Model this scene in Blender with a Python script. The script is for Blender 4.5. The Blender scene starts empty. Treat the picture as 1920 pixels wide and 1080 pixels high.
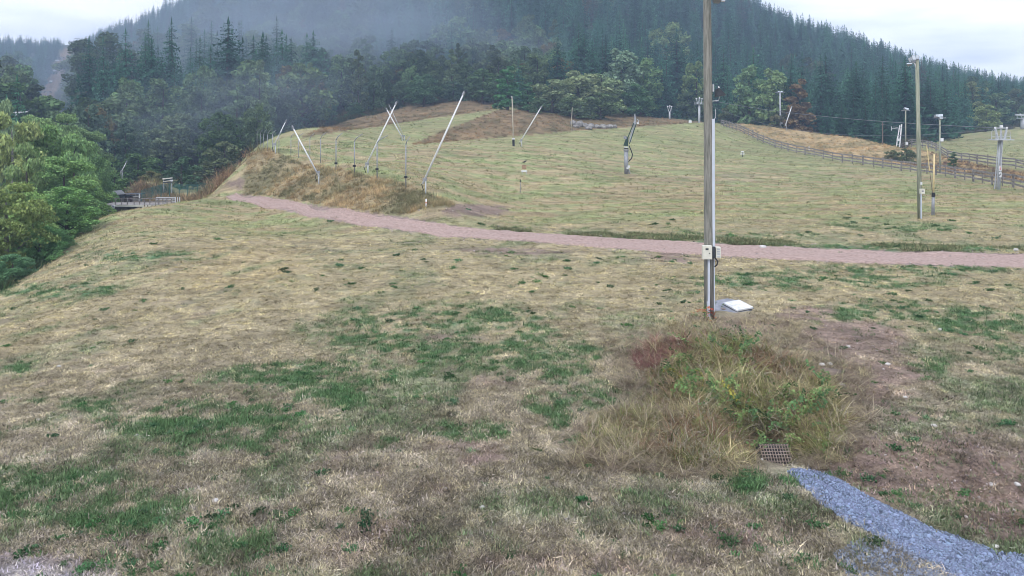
import bpy, math, random
import numpy as np
from mathutils import Vector, Matrix
random.seed(7); rng = np.random.default_rng(7)
scn = bpy.context.scene
COL = scn.collection
R = math.radians

# ------------------------------------------------------------------ camera
CAMH, HOR, F = 6.1, 235.0, 1500.0
cd = bpy.data.cameras.new('camera'); cam = bpy.data.objects.new('camera', cd); COL.objects.link(cam)
cam.location = (0, 0, CAMH); cam.rotation_euler = (R(90), 0, 0)
cd.sensor_width = 36; cd.lens = 36 * F / 1920; cd.shift_y = -(540 - HOR) / 1920
cd.clip_start = 0.1; cd.clip_end = 6000
scn.camera = cam

# ------------------------------------------------------------------ world, sun, exposure
SUN_EL, SUN_AZ = 48, 205
w = bpy.data.worlds.new('World'); scn.world = w; w.use_nodes = True
nt = w.node_tree; N = nt.nodes; L = nt.links; N.clear()
out = N.new('ShaderNodeOutputWorld'); bg = N.new('ShaderNodeBackground'); bg.inputs[1].default_value = 0.1
sky = N.new('ShaderNodeTexSky'); sky.sky_type = 'NISHITA'; sky.sun_disc = False
sky.sun_elevation = R(SUN_EL); sky.sun_rotation = R(SUN_AZ)
tc = N.new('ShaderNodeTexCoord')
mp = N.new('ShaderNodeMapping'); mp.inputs['Scale'].default_value = (1.0, 1.0, 4.5); mp.inputs['Location'].default_value = (0.35, 0.2, 0.1)
ns = N.new('ShaderNodeTexNoise'); ns.inputs['Scale'].default_value = 2.2; ns.inputs['Detail'].default_value = 6; ns.inputs['Roughness'].default_value = .52
rp = N.new('ShaderNodeValToRGB'); rp.color_ramp.elements[0].position = .40; rp.color_ramp.elements[1].position = .58
rp.color_ramp.elements[0].color = (6.6, 7.3, 9.2, 1); rp.color_ramp.elements[1].color = (12.2, 12.4, 13.0, 1)
mx = N.new('ShaderNodeMix'); mx.data_type = 'RGBA'; mx.inputs[0].default_value = .93
L.new(tc.outputs['Generated'], mp.inputs[0]); L.new(mp.outputs[0], ns.inputs['Vector']); L.new(ns.outputs[0], rp.inputs[0])
L.new(sky.outputs[0], mx.inputs[6]); L.new(rp.outputs[0], mx.inputs[7]); L.new(mx.outputs[2], bg.inputs[0]); L.new(bg.outputs[0], out.inputs[0])
sd = bpy.data.lights.new('sun', 'SUN'); sd.energy = 1.45; sd.angle = R(12); sd.color = (1, .96, .9)
so = bpy.data.objects.new('sun', sd); COL.objects.link(so)
dirv = Vector((math.sin(R(SUN_AZ)) * math.cos(R(SUN_EL)), math.cos(R(SUN_AZ)) * math.cos(R(SUN_EL)), math.sin(R(SUN_EL))))
so.rotation_euler = (-dirv).to_track_quat('-Z', 'Y').to_euler()
vs = scn.view_settings; vs.view_transform = 'Standard'; vs.look = 'None'; vs.gamma = 1; vs.exposure = 0.63; vs.use_curve_mapping = False
scn.cycles.use_denoising = True; scn.cycles.max_bounces = 4; scn.cycles.diffuse_bounces = 2; scn.cycles.volume_bounces = 0
scn.cycles.transparent_max_bounces = 8; scn.cycles.caustics_reflective = False; scn.cycles.caustics_refractive = False
scn.cycles.use_adaptive_sampling = False
scn.view_layers[0].cycles.denoising_store_passes = False
scn.cycles.denoising_prefilter = 'ACCURATE'
scn.cycles.filter_width = .9

# ------------------------------------------------------------------ noise + terrain
def vnoise(x, y, seed=0):
    xi = np.floor(x).astype(np.int64); yi = np.floor(y).astype(np.int64); fx = x - xi; fy = y - yi
    fx = fx * fx * (3 - 2 * fx); fy = fy * fy * (3 - 2 * fy)
    def h(a, b):
        n = (a * 374761393 + b * 668265263 + seed * 974634777) & 0xffffffff
        n = ((n ^ (n >> 13)) * 1274126177) & 0xffffffff
        return ((n ^ (n >> 16)) & 0xffff) / 65535.0
    return (h(xi, yi) * (1 - fx) + h(xi + 1, yi) * fx) * (1 - fy) + (h(xi, yi + 1) * (1 - fx) + h(xi + 1, yi + 1) * fx) * fy
def fbm(x, y, seed=0, o=4):
    s = 0; a = .5; t = 0
    for i in range(o):
        s = s + a * vnoise(x, y, seed + i * 17); t += a; a *= .5; x = x * 2.03 + 11.3; y = y * 2.03 + 5.7
    return s / t
def sstep(a, b, x):
    t = np.clip((x - a) / (b - a), 0, 1); return t * t * (3 - 2 * t)
def at(px, py, Y): return Vector(((px - 960) / F * Y, Y, CAMH - (py - HOR) / F * Y))
def proj(X, Y, Z):
    Y = np.maximum(Y, .5); return 960 + F * X / Y, HOR + F * (CAMH - Z) / Y

CP = [ # pixel x, pixel y, depth
 (1060,1000,0),(960,1080,0),(1500,1080,0),(1920,1080,0),(1300,900,0),(1920,900,0),(700,900,0),(1920,700,0),(1000,700,0),(1500,700,0),(1330,600,0),
 (900,560,0),(1200,520,0),(1600,520,0),(1920,540,0),(1900,490,37),(1500,480,37.8),(1200,457,41.3),(1000,445,44.0),(850,430,48),(700,410,54),(600,392,59.5),(520,378,65),(450,370,71),
 (0,1080,11),(0,900,14.2),(0,800,17.3),(0,650,25.0),(0,556,35),(300,900,14.1),(300,700,21),(350,560,30),(500,480,38.5),(650,480,37.8),(420,440,47),(100,500,41.3),(150,455,50),(200,406,61.5),(330,383,68),(262,395,64.5),(230,403,63),(300,388,66),(400,372,70),(700,620,24.5),
 (1200,400,55.5),(1600,400,55.5),(1900,410,53),(1725,410,52.3),(900,400,55.5),(1870,356,75.5),
 (1960,365,70),(1897,352,76),(1803,337,88),(1700,322,102),(1640,313,110),(1540,297,122),(1480,285,130),(1420,264,142),(1375,243,155),(1352,236,165),(2300,365,70),
 (1370,233,175),(1440,238,166),(1500,246,158),(1600,258,146),(1680,276,135),(1600,285,130),(1720,300,124),(1500,268,146),
 (1320,231,152),(1200,236,141),(1070,248,126),(960,258,115),(830,268,106),(1500,320,100),(1500,350,80),(1700,360,73),(1400,290,118),(1300,260,132),(1200,280,112),(1200,310,95),(1200,350,75),(1000,300,90),(1000,280,101),(900,350,70),(900,300,88),
 (960,240,132),(960,216,142),(1100,236,150),(1100,222,158),(1210,225,168),(1270,222,172),(1000,214,150),
 (930,206,150),(800,222,149),(700,238,142),(620,250,135),(540,262,125),(500,272,117),(800,243,128),(700,270,103),(650,295,82),(600,303,76),(750,300,82),
 (650,322,65),(750,346,59.5),(830,384,52.5),(480,288,79),(540,305,73),(590,325,67),(470,335,74),(480,362,71.5),(560,370,63.5),(700,380,56),
 (1960,330,95),(1925,322,98),(1840,309,108),(1760,287,126),(1735,278,136),(1850,326,93),(1920,243,175),(1830,256,168),(1770,266,160),(1900,285,135),(2300,243,175),(2300,320,100),
 (400,352,86),(440,340,95),(300,345,100),(480,276,108),
 (600,238,168),(650,226,168),(750,206,178),(850,188,182),(920,186,182),(1000,205,175),(1200,215,190),(1400,228,200),(1500,238,195),(1650,250,180),(1900,238,215),
 (900,60,310),(1200,90,300),(600,70,310),(1500,160,290),(1700,195,280),(1900,222,280),(2300,222,280),(380,140,290),
 (500,-60,480),(700,-150,520),(900,-220,540),(1200,-110,500),(1440,62,430),(1560,98,420),(1700,140,410),(1800,165,400),(1920,195,400),(2300,205,400),
 (300,40,540),(200,74,550),(160,90,570),(145,92,570),(115,93,580),(0,90,600),(-300,85,600),
 (100,165,420),(60,215,300),(250,160,340),(350,200,200),(200,250,150),(0,165,420),(-300,200,300),
]
CW = [ # world x, y, z
 (0,0,0),(8,2,0),(-8,2,-.1),(0,-60,0),(60,-60,0),(-60,-60,-4),(0,-300,0),(300,-100,0),(-300,-100,-4),(0,8,0),
 (-30,36,-5.5),(-38,50,-7.5),(-42,64,-8),(-36,72,-6),(-35,74,-4.5),(-33,76,-4.2),(-60,60,-10),(-90,80,-10),(-50,90,-7),(-40,100,-4),(-26,30,-3.2),(-34,82,-5),
 (-90,40,-10),(-30,14,-3),(-60,10,-7),(-70,130,-2),(-40,112,-2.2),
 (2,126,4.1),(-12,112,3.0),(16,140,5.2),
 (-250,800,20),(-100,760,60),(50,780,80),(200,700,20),(400,600,-20),(-600,500,30),(600,300,0),(500,0,0),(-500,100,0),(-500,-300,0),(500,-300,0),
 (0,1100,20),(-800,1100,0),(800,1100,-30),(35,190,5.6),(90,200,2.5),(60,230,6),
]
pts = []
for px, py, Y in CP:
    if Y == 0: Y = CAMH / (py - HOR) * F
    v = at(px, py, Y); pts.append((v.x, v.y, v.z))
pts = np.array(pts + CW, float)
def warp(X, Y):
    r = np.sqrt(X * X + Y * Y); th = np.arctan2(X, Y); return np.stack([th, np.log(r + 6.0)], -1)
back = pts[pts[:, 1] < -5]
P = warp(pts[:, 0], pts[:, 1]); Zp = pts[:, 2]
e = warp(back[:, 0], back[:, 1]); e1 = e.copy(); e1[:, 0] -= np.sign(e[:, 0] + 1e-6) * 2 * math.pi
P = np.vstack([P, e1]); Zp = np.concatenate([Zp, back[:, 2]])
def ker(d2): return d2 * np.log(d2 + 1e-9)
n = len(P); D = ((P[:, None] - P[None]) ** 2).sum(-1)
A = np.zeros((n + 3, n + 3)); A[:n, :n] = ker(D) + np.eye(n) * 2e-5; A[:n, n:] = np.c_[np.ones(n), P]; A[n:, :n] = A[:n, n:].T
W = np.linalg.solve(A, np.r_[Zp, 0, 0, 0])
def gauss(X, Y, cx, cy, sx, sy): return np.exp(-((X - cx) / sx) ** 2 - ((Y - cy) / sy) ** 2)
CREST = [([(790, 107), (830, 106), (960, 115), (1070, 126), (1200, 141), (1335, 153)], 1.7, 3., 40, 60),
         ([(500, 117), (540, 125), (620, 135), (700, 142), (800, 149), (940, 151)], 1.0, 4., 80, 20),
         ([(1362, 177), (1440, 166), (1500, 158), (1600, 146), (1680, 135), (1712, 130)], 2.6, 4., 20, 25)]
def ground(X, Y, fine=True):
    X = np.atleast_1d(np.asarray(X, float)); Y = np.atleast_1d(np.asarray(Y, float)); o = np.empty(X.shape)
    for i in range(0, len(X), 40000):
        q = warp(X[i:i + 40000], Y[i:i + 40000])
        z = W[n] + q @ W[n + 1:]
        for k in range(n):
            d2 = (q[:, 0] - P[k, 0]) ** 2 + (q[:, 1] - P[k, 1]) ** 2
            z += W[k] * d2 * np.log(d2 + 1e-9)
        o[i:i + 40000] = z
    # mound under the weeds, drain hollow, gravel channel, dirt lobe
    o += .62 * gauss(X, Y, 5.5, 20.6, 2.5, 3.4) - .42 * gauss(X, Y, 5.1, 15.6, .9, 1.0)
    o += .28 * gauss(X, Y, 8.2, 14.2, 2.2, 1.6)
    o -= .14 * np.exp(-((Y - (14.6 - .62 * (X - 5.2))) / .7) ** 2) * sstep(4.6, 5.6, X) * (Y < 18)
    bx = np.where(Y > 5, 960 + F * X / np.maximum(Y, 5), -9e3)
    for ln_, dep, w0, k0, k1 in CREST:
        yc = np.interp(bx, [q[0] for q in ln_], [q[1] for q in ln_]); d = Y - yc; win = sstep(ln_[0][0] - 5, ln_[0][0] + k0, bx) * (1 - sstep(ln_[-1][0] - k1, ln_[-1][0] + 5, bx))
        o += win * (-dep * sstep(-.6, w0, d) * np.exp(-np.clip(d - w0, 0, None) / (w0 * 3.2)) + .22 * np.exp(-((d + 2.2) / 2.6) ** 2))
    r = np.sqrt(X * X + Y * Y)
    if fine:
        o += (fbm(X * .35, Y * .35, 3) - .5) * .28 * sstep(4, 25, r) + (fbm(X * 2.2, Y * 2.2, 5, 3) - .5) * .11
        o += (fbm(X * .06, Y * .06, 9) - .5) * 3.5 * sstep(170, 300, r)
        # furrowed edge above the track
    return o
def g1(x, y): return float(ground(x, y)[0])
def hit(px, py, y0=9.0, y1=800.0):
    Ys = np.exp(np.linspace(math.log(y0), math.log(y1), 900)); X = (px - 960) / F * Ys
    d = (CAMH - (py - HOR) / F * Ys) - ground(X, Ys)
    i = np.argmax(d <= 0)
    if d[i] > 0: return at(px, py, 300)
    if i == 0: Y = Ys[0]
    else: t = d[i - 1] / (d[i - 1] - d[i]); Y = Ys[i - 1] + t * (Ys[i] - Ys[i - 1])
    v = at(px, py, Y); v.z = g1(v.x, v.y); return v

# ------------------------------------------------------------------ object helpers
def tag(o, label=None, cat=None, group=None, kind=None):
    if label: o['label'] = label
    if cat: o['category'] = cat
    if group: o['group'] = group
    if kind: o['kind'] = kind
    return o
def empty(name, loc, label, cat, group=None, rz=0):
    o = bpy.data.objects.new(name, None); COL.objects.link(o); o.location = loc; o.rotation_euler = (0, 0, rz); o.empty_display_size = .2
    return tag(o, label, cat, group)
def link(name, me, parent=None, loc=None):
    o = bpy.data.objects.new(name, me); COL.objects.link(o)
    if parent: o.parent = parent
    if loc is not None: o.location = loc
    return o
def npmesh(name, V, Fc, mat=None, smooth=False, mats=None, mi=None):
    V = np.asarray(V, np.float32); Fc = np.asarray(Fc, np.int32); me = bpy.data.meshes.new(name)
    k = Fc.shape[1]
    me.vertices.add(len(V)); me.vertices.foreach_set('co', V.ravel())
    me.loops.add(Fc.size); me.loops.foreach_set('vertex_index', Fc.ravel())
    me.polygons.add(len(Fc)); me.polygons.foreach_set('loop_start', np.arange(0, Fc.size, k, dtype=np.int32)); me.polygons.foreach_set('loop_total', np.full(len(Fc), k, np.int32))
    if mi is not None: me.polygons.foreach_set('material_index', np.asarray(mi, np.int32))
    if smooth: me.polygons.foreach_set('use_smooth', np.ones(len(Fc), bool))
    me.update(calc_edges=True)
    for m in (mats or ([mat] if mat else [])): me.materials.append(m)
    return me
class MB:
    def __init__(s): s.v = []; s.f = []
    def box(s, c, d, rot=None, bev=0):
        m = rot if rot is not None else Matrix.Identity(3); c = Vector(c); b = len(s.v); hx, hy, hz = d[0] / 2, d[1] / 2, d[2] / 2
        for z in (-hz, hz):
            for x, y in ((-hx, -hy), (hx, -hy), (hx, hy), (-hx, hy)): s.v.append(c + m @ Vector((x, y, z)))
        for q in ((0, 3, 2, 1), (4, 5, 6, 7), (0, 1, 5, 4), (1, 2, 6, 5), (2, 3, 7, 6), (3, 0, 4, 7)): s.f.append(tuple(b + i for i in q))
        return s
    def beam(s, p0, p1, wd, ht, up=Vector((0, 0, 1))):
        p0 = Vector(p0); p1 = Vector(p1); d = p1 - p0; l = d.length; x = d.normalized(); y = up.cross(x)
        if y.length < 1e-3: y = Vector((0, 1, 0))
        y.normalize(); z = x.cross(y); return s.box((p0 + p1) / 2, (l, wd, ht), Matrix((x, y, z)).transposed())
    def tube(s, ps, r, n=8, cap=True):
        ps = [Vector(p) for p in ps]; rs = r if isinstance(r, (list, tuple)) else [r] * len(ps); b = len(s.v)
        for i, p in enumerate(ps):
            t = (ps[min(i + 1, len(ps) - 1)] - ps[max(i - 1, 0)]).normalized()
            a = t.cross(Vector((0, 1, 0)) if abs(t.y) < .9 else Vector((1, 0, 0))).normalized(); c = t.cross(a)
            for k in range(n):
                th = 2 * math.pi * k / n; s.v.append(p + (a * math.cos(th) + c * math.sin(th)) * rs[i])
        for i in range(len(ps) - 1):
            for k in range(n):
                k2 = (k + 1) % n; s.f.append((b + i * n + k, b + i * n + k2, b + (i + 1) * n + k2, b + (i + 1) * n + k))
        if cap: s.f.append(tuple(b + k for k in range(n))[::-1]); s.f.append(tuple(b + (len(ps) - 1) * n + k for k in range(n)))
        return s
    def poly(s, vs, fs):
        b = len(s.v); s.v += [Vector(v) for v in vs]; s.f += [tuple(b + i for i in f) for f in fs]; return s
    def mesh(s, name, mat, smooth=False):
        me = bpy.data.meshes.new(name); me.from_pydata([tuple(v) for v in s.v], [], s.f); me.materials.append(mat)
        if smooth:
            me.polygons.foreach_set('use_smooth', [len(p.vertices) == 4 for p in me.polygons])
        me.update(); return me
    def build(s, name, mat, parent=None, smooth=False, label=None, loc=None):
        o = link(name, s.mesh(name, mat, smooth), parent, loc)
        if label: o['label'] = label
        return o
def mat(name, col, rough=.7, metal=0., var=.0, scale=8., stretch=(1, 1, 1), bump=0., col2=None, spec=.3, d=4):
    m = bpy.data.materials.new(name); m.use_nodes = True; t = m.node_tree; n_ = t.nodes; l = t.links; b = n_['Principled BSDF']
    b.inputs['Roughness'].default_value = rough; b.inputs['Metallic'].default_value = metal; b.inputs['Specular IOR Level'].default_value = spec
    b.inputs['Base Color'].default_value = (*col, 1)
    if var or col2 or bump:
        tc = n_.new('ShaderNodeTexCoord'); mp = n_.new('ShaderNodeMapping'); mp.inputs['Scale'].default_value = stretch
        ns = n_.new('ShaderNodeTexNoise'); ns.inputs['Scale'].default_value = scale; ns.inputs['Detail'].default_value = d; ns.inputs['Roughness'].default_value = .62
        l.new(tc.outputs['Object'], mp.inputs[0]); l.new(mp.outputs[0], ns.inputs['Vector'])
        rp = n_.new('ShaderNodeValToRGB'); rp.color_ramp.elements[0].position = .33; rp.color_ramp.elements[1].position = .67
        c2 = col2 or tuple(c * (1 + var) for c in col)
        c1 = col if col2 else tuple(c * (1 - var) for c in col)
        rp.color_ramp.elements[0].color = (*c1, 1); rp.color_ramp.elements[1].color = (*c2, 1)
        l.new(ns.outputs[0], rp.inputs[0]); l.new(rp.outputs[0], b.inputs['Base Color'])
        if bump:
            bm = n_.new('ShaderNodeBump'); bm.inputs['Strength'].default_value = bump; bm.inputs['Distance'].default_value = .03
            l.new(ns.outputs[0], bm.inputs['Height']); l.new(bm.outputs[0], b.inputs['Normal'])
    return m
def foliage_mat(name, trans=.3, isl=.45):
    """albedo comes from each plant's own tint; each leaf cluster varies a little"""
    m = bpy.data.materials.new(name); m.use_nodes = True; t = m.node_tree; n_ = t.nodes; l = t.links; n_.clear()
    o = n_.new('ShaderNodeOutputMaterial'); df = n_.new('ShaderNodeBsdfDiffuse'); tr = n_.new('ShaderNodeBsdfTranslucent'); mx = n_.new('ShaderNodeMixShader'); mx.inputs[0].default_value = trans
    a = n_.new('ShaderNodeAttribute'); a.attribute_type = 'INSTANCER'; a.attribute_name = 'tint'
    g = n_.new('ShaderNodeNewGeometry'); mr = n_.new('ShaderNodeMapRange'); mr.inputs[3].default_value = 1 - isl; mr.inputs[4].default_value = 1 + isl
    hs = n_.new('ShaderNodeHueSaturation'); hr = n_.new('ShaderNodeMapRange'); hr.inputs[3].default_value = .485; hr.inputs[4].default_value = .512
    fr = n_.new('ShaderNodeMath'); fr.operation = 'FRACT'; ml = n_.new('ShaderNodeMath'); ml.operation = 'MULTIPLY'; ml.inputs[1].default_value = 7.31
    l.new(g.outputs['Random Per Island'], mr.inputs[0]); l.new(mr.outputs[0], hs.inputs['Value'])
    l.new(g.outputs['Random Per Island'], ml.inputs[0]); l.new(ml.outputs[0], fr.inputs[0]); l.new(fr.outputs[0], hr.inputs[0]); l.new(hr.outputs[0], hs.inputs['Hue'])
    l.new(a.outputs['Color'], hs.inputs['Color']); l.new(hs.outputs[0], df.inputs[0]); l.new(hs.outputs[0], tr.inputs[0])
    l.new(df.outputs[0], mx.inputs[1]); l.new(tr.outputs[0], mx.inputs[2]); l.new(mx.outputs[0], o.inputs[0])
    return m
M = dict(
 leaf=foliage_mat('leaf_cover'), needle=foliage_mat('needle_cover', .12, .5), grass=foliage_mat('grass_blade', .25, .45),
 bark=mat('bark', (.07, .055, .045), .9, var=.4, scale=3), birch=mat('birch_bark', (.35, .34, .31), .8, col2=(.07, .06, .055), scale=5, stretch=(1, 1, 3)),
 wood=mat('weathered_pole_wood', (.09, .095, .08), .85, col2=(.29, .28, .255), scale=14, stretch=(1, 1, .09), bump=.6, d=8),
 wood2=mat('green_grey_pole_wood', (.16, .18, .13), .85, col2=(.34, .35, .28), scale=9, stretch=(1, 1, .1), bump=.4),
 rail=mat('grey_fence_wood', (.13, .115, .105), .9, col2=(.33, .305, .29), scale=3),
 galv=mat('galvanised_steel', (.42, .44, .47), .5, .1, var=.15, scale=6), dgalv=mat('dull_steel', (.27, .28, .30), .5, .4, var=.2, scale=6),
 white=mat('white_enamel', (.66, .67, .69), .4, var=.05, scale=4), cream=mat('cream_plastic', (.62, .61, .54), .5, var=.06, scale=9),
 black=mat('black_rubber', (.02, .02, .022), .6), dark=mat('dark_metal', (.05, .055, .065), .5, .3, var=.2),
 green=mat('dark_green_paint', (.03, .06, .05), .5, .2, var=.3, scale=3), conduit=mat('pvc_trunking', (.50, .54, .62), .45, var=.06, scale=3),
 concrete=mat('slab_concrete', (.17, .18, .21), .85, col2=(.32, .33, .37), scale=4, bump=.3), lid=mat('white_lid', (.45, .46, .47), .6, col2=(.76, .77, .79), scale=6),
 stone=mat('pale_stone', (.38, .36, .35), .9, col2=(.62, .60, .59), scale=9, bump=.4), rock=mat('grey_rock', (.12, .115, .11), .9, col2=(.34, .325, .31), scale=2, bump=.6),
 path=None, rust=mat('rust_iron', (.16, .12, .10), .8, col2=(.30, .25, .22), scale=20),
 pale=mat('bleached_pole', (.42, .38, .31), .7, var=.15), yellow=mat('yellow_fibre', (.62, .50, .28), .5, var=.1), orange=mat('orange_plastic', (.6, .2, .08), .5), timber=mat('brown_timber', (.10, .075, .06), .85, col2=(.2, .16, .13), scale=4, stretch=(.3, 1, 1)),
 roof=mat('grey_roof', (.2, .2, .2), .8, var=.2), mesh=mat('green_mesh', (.05, .14, .12), .6, var=.2), red=mat('red_print', (.5, .04, .05), .5), glass=mat('lamp_glass', (.45, .50, .56), .15, 0, spec=.8), cable=mat('steel_rope', (.16, .17, .19), .5, .3),
)

# ------------------------------------------------------------------ ground regions
def inpoly(px, py, poly):
    r = np.zeros(px.shape, bool); m = len(poly)
    for i in range(m):
        x0, y0 = poly[i]; x1, y1 = poly[(i + 1) % m]
        if y0 == y1: continue
        c = ((y0 > py) != (y1 > py)) & (px < (x1 - x0) * (py - y0) / (y1 - y0) + x0); r ^= c
    return r
def blob(px, py, cx, cy, rx, ry): return np.clip(1.35 - ((px - cx) / rx) ** 2 - ((py - cy) / ry) ** 2, 0, 1)
PT = [(440, 364), (500, 369), (560, 380), (640, 393), (760, 407), (860, 425), (1000, 437), (1200, 449), (1400, 460), (1600, 468), (1920, 476), (2300, 486)]
PB = [(425, 369), (480, 383), (560, 401), (650, 418), (760, 434), (850, 444), (1000, 454), (1150, 466), (1330, 479), (1500, 489), (1700, 497), (1920, 502), (2300, 512)]
PATH = PT + PB[::-1]
GRAV = [(1476, 886), (1520, 879), (1580, 903), (1630, 933), (1700, 968), (1750, 993), (1830, 1020), (1880, 1040), (2050, 1052), (2150, 1180), (1900, 1180), (1810, 1110), (1745, 1060), (1690, 1030), (1640, 1004), (1580, 975), (1530, 935)]
BANK = [(455, 366), (462, 290), (500, 277), (560, 305), (640, 318), (740, 340), (800, 362), (850, 385), (815, 400), (760, 404), (640, 391), (560, 377), (500, 366)]
BROWN2 = [(560, 260), (640, 246), (700, 239), (800, 223), (930, 205), (960, 180), (850, 180), (760, 195), (680, 218), (600, 240)]
BROWN = [(770, 272), (830, 245), (940, 204), (1010, 212), (1120, 216), (1300, 215), (1320, 229), (1070, 246), (950, 257)]
RIDGE = [(1360, 236), (1375, 230), (1440, 233), (1510, 242), (1600, 254), (1690, 271), (1760, 288), (1850, 312), (1990, 335), (1990, 352), (1897, 340), (1803, 327), (1700, 312), (1640, 304), (1540, 289), (1480, 277), (1420, 259)]
MOUND = [(1205, 660), (1240, 620), (1300, 590), (1370, 620), (1430, 660), (1500, 680), (1560, 740), (1590, 800), (1560, 850), (1490, 862), (1430, 850), (1380, 880), (1280, 872), (1180, 850), (1100, 850), (1090, 810), (1170, 780), (1220, 720)]
GREENS = [(370, 790, 190, 38, .9), (560, 715, 170, 36, .8), (450, 815, 150, 36, .7), (90, 930, 190, 55, .7), (220, 960, 150, 40, .6), (690, 700, 110, 32, .6), (1060, 700, 45, 22, 1), (1020, 755, 50, 22, .9), (1045, 790, 35, 14, 1), (880, 808, 75, 20, .9), (690, 858, 24, 9, 1.2), (740, 836, 36, 14, 1.), (1405, 908, 38, 20, 1.2), (1130, 830, 60, 25, .8), (160, 757, 60, 16, .7), (1850, 610, 130, 34, .7), (1745, 690, 40, 20, .8), (1880, 665, 60, 30, .6), (1640, 590, 120, 30, .8), (1520, 528, 260, 18, .7), (1700, 505, 300, 10, .5), (830, 625, 260, 60, .5), (1090, 665, 60, 16, .9), (1600, 466, 330, 7, .9), (1250, 450, 240, 6, .6), (1150, 365, 260, 10, .5), (1200, 330, 200, 12, .35), (620, 745, 90, 22, .8), (950, 660, 120, 40, .5), (60, 750, 50, 10, .8), (40, 690, 30, 10, .9), (1500, 905, 30, 10, .7), (1640, 420, 130, 14, .5), (1250, 320, 260, 18, .3), (860, 345, 110, 16, .6), (700, 330, 160, 14, .5), (1050, 290, 250, 16, .4), (100, 545, 130, 14, .8), (260, 480, 140, 12, .5), (430, 1020, 120, 40, .4), (1120, 740, 60, 30, .6), (1380, 440, 200, 10, .4), (850, 300, 150, 12, .5), (600, 275, 120, 14, .5), (1730, 425, 90, 12, .7), (420, 385, 80, 14, .4)]
DIRTS = [(1510, 590, 60, 16, 1.1), (1600, 635, 100, 40, 1.05), (1650, 710, 110, 50, .85), (1400, 610, 90, 24, .6), (1690, 770, 110, 30, .5), (1760, 880, 240, 75, 1.0), (1880, 960, 100, 60, 1.0), (880, 850, 100, 30, .6), (920, 720, 60, 20, .45), (700, 1020, 200, 60, .35), (1400, 1000, 200, 40, .4), (1080, 1060, 300, 30, .5), (850, 640, 70, 20, .45), (780, 900, 130, 40, .4), (880, 395, 85, 13, 1), (790, 395, 40, 16, .5), (480, 345, 60, 16, .8), (540, 352, 50, 12, .5), (1300, 480, 100, 14, .5), (1000, 470, 160, 8, .5), (650, 860, 80, 30, .3), (40, 1065, 160, 26, .9), (1350, 335, 150, 10, .3)]
BLOTCH = [(450, 500, 150, 55, .5)]
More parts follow.
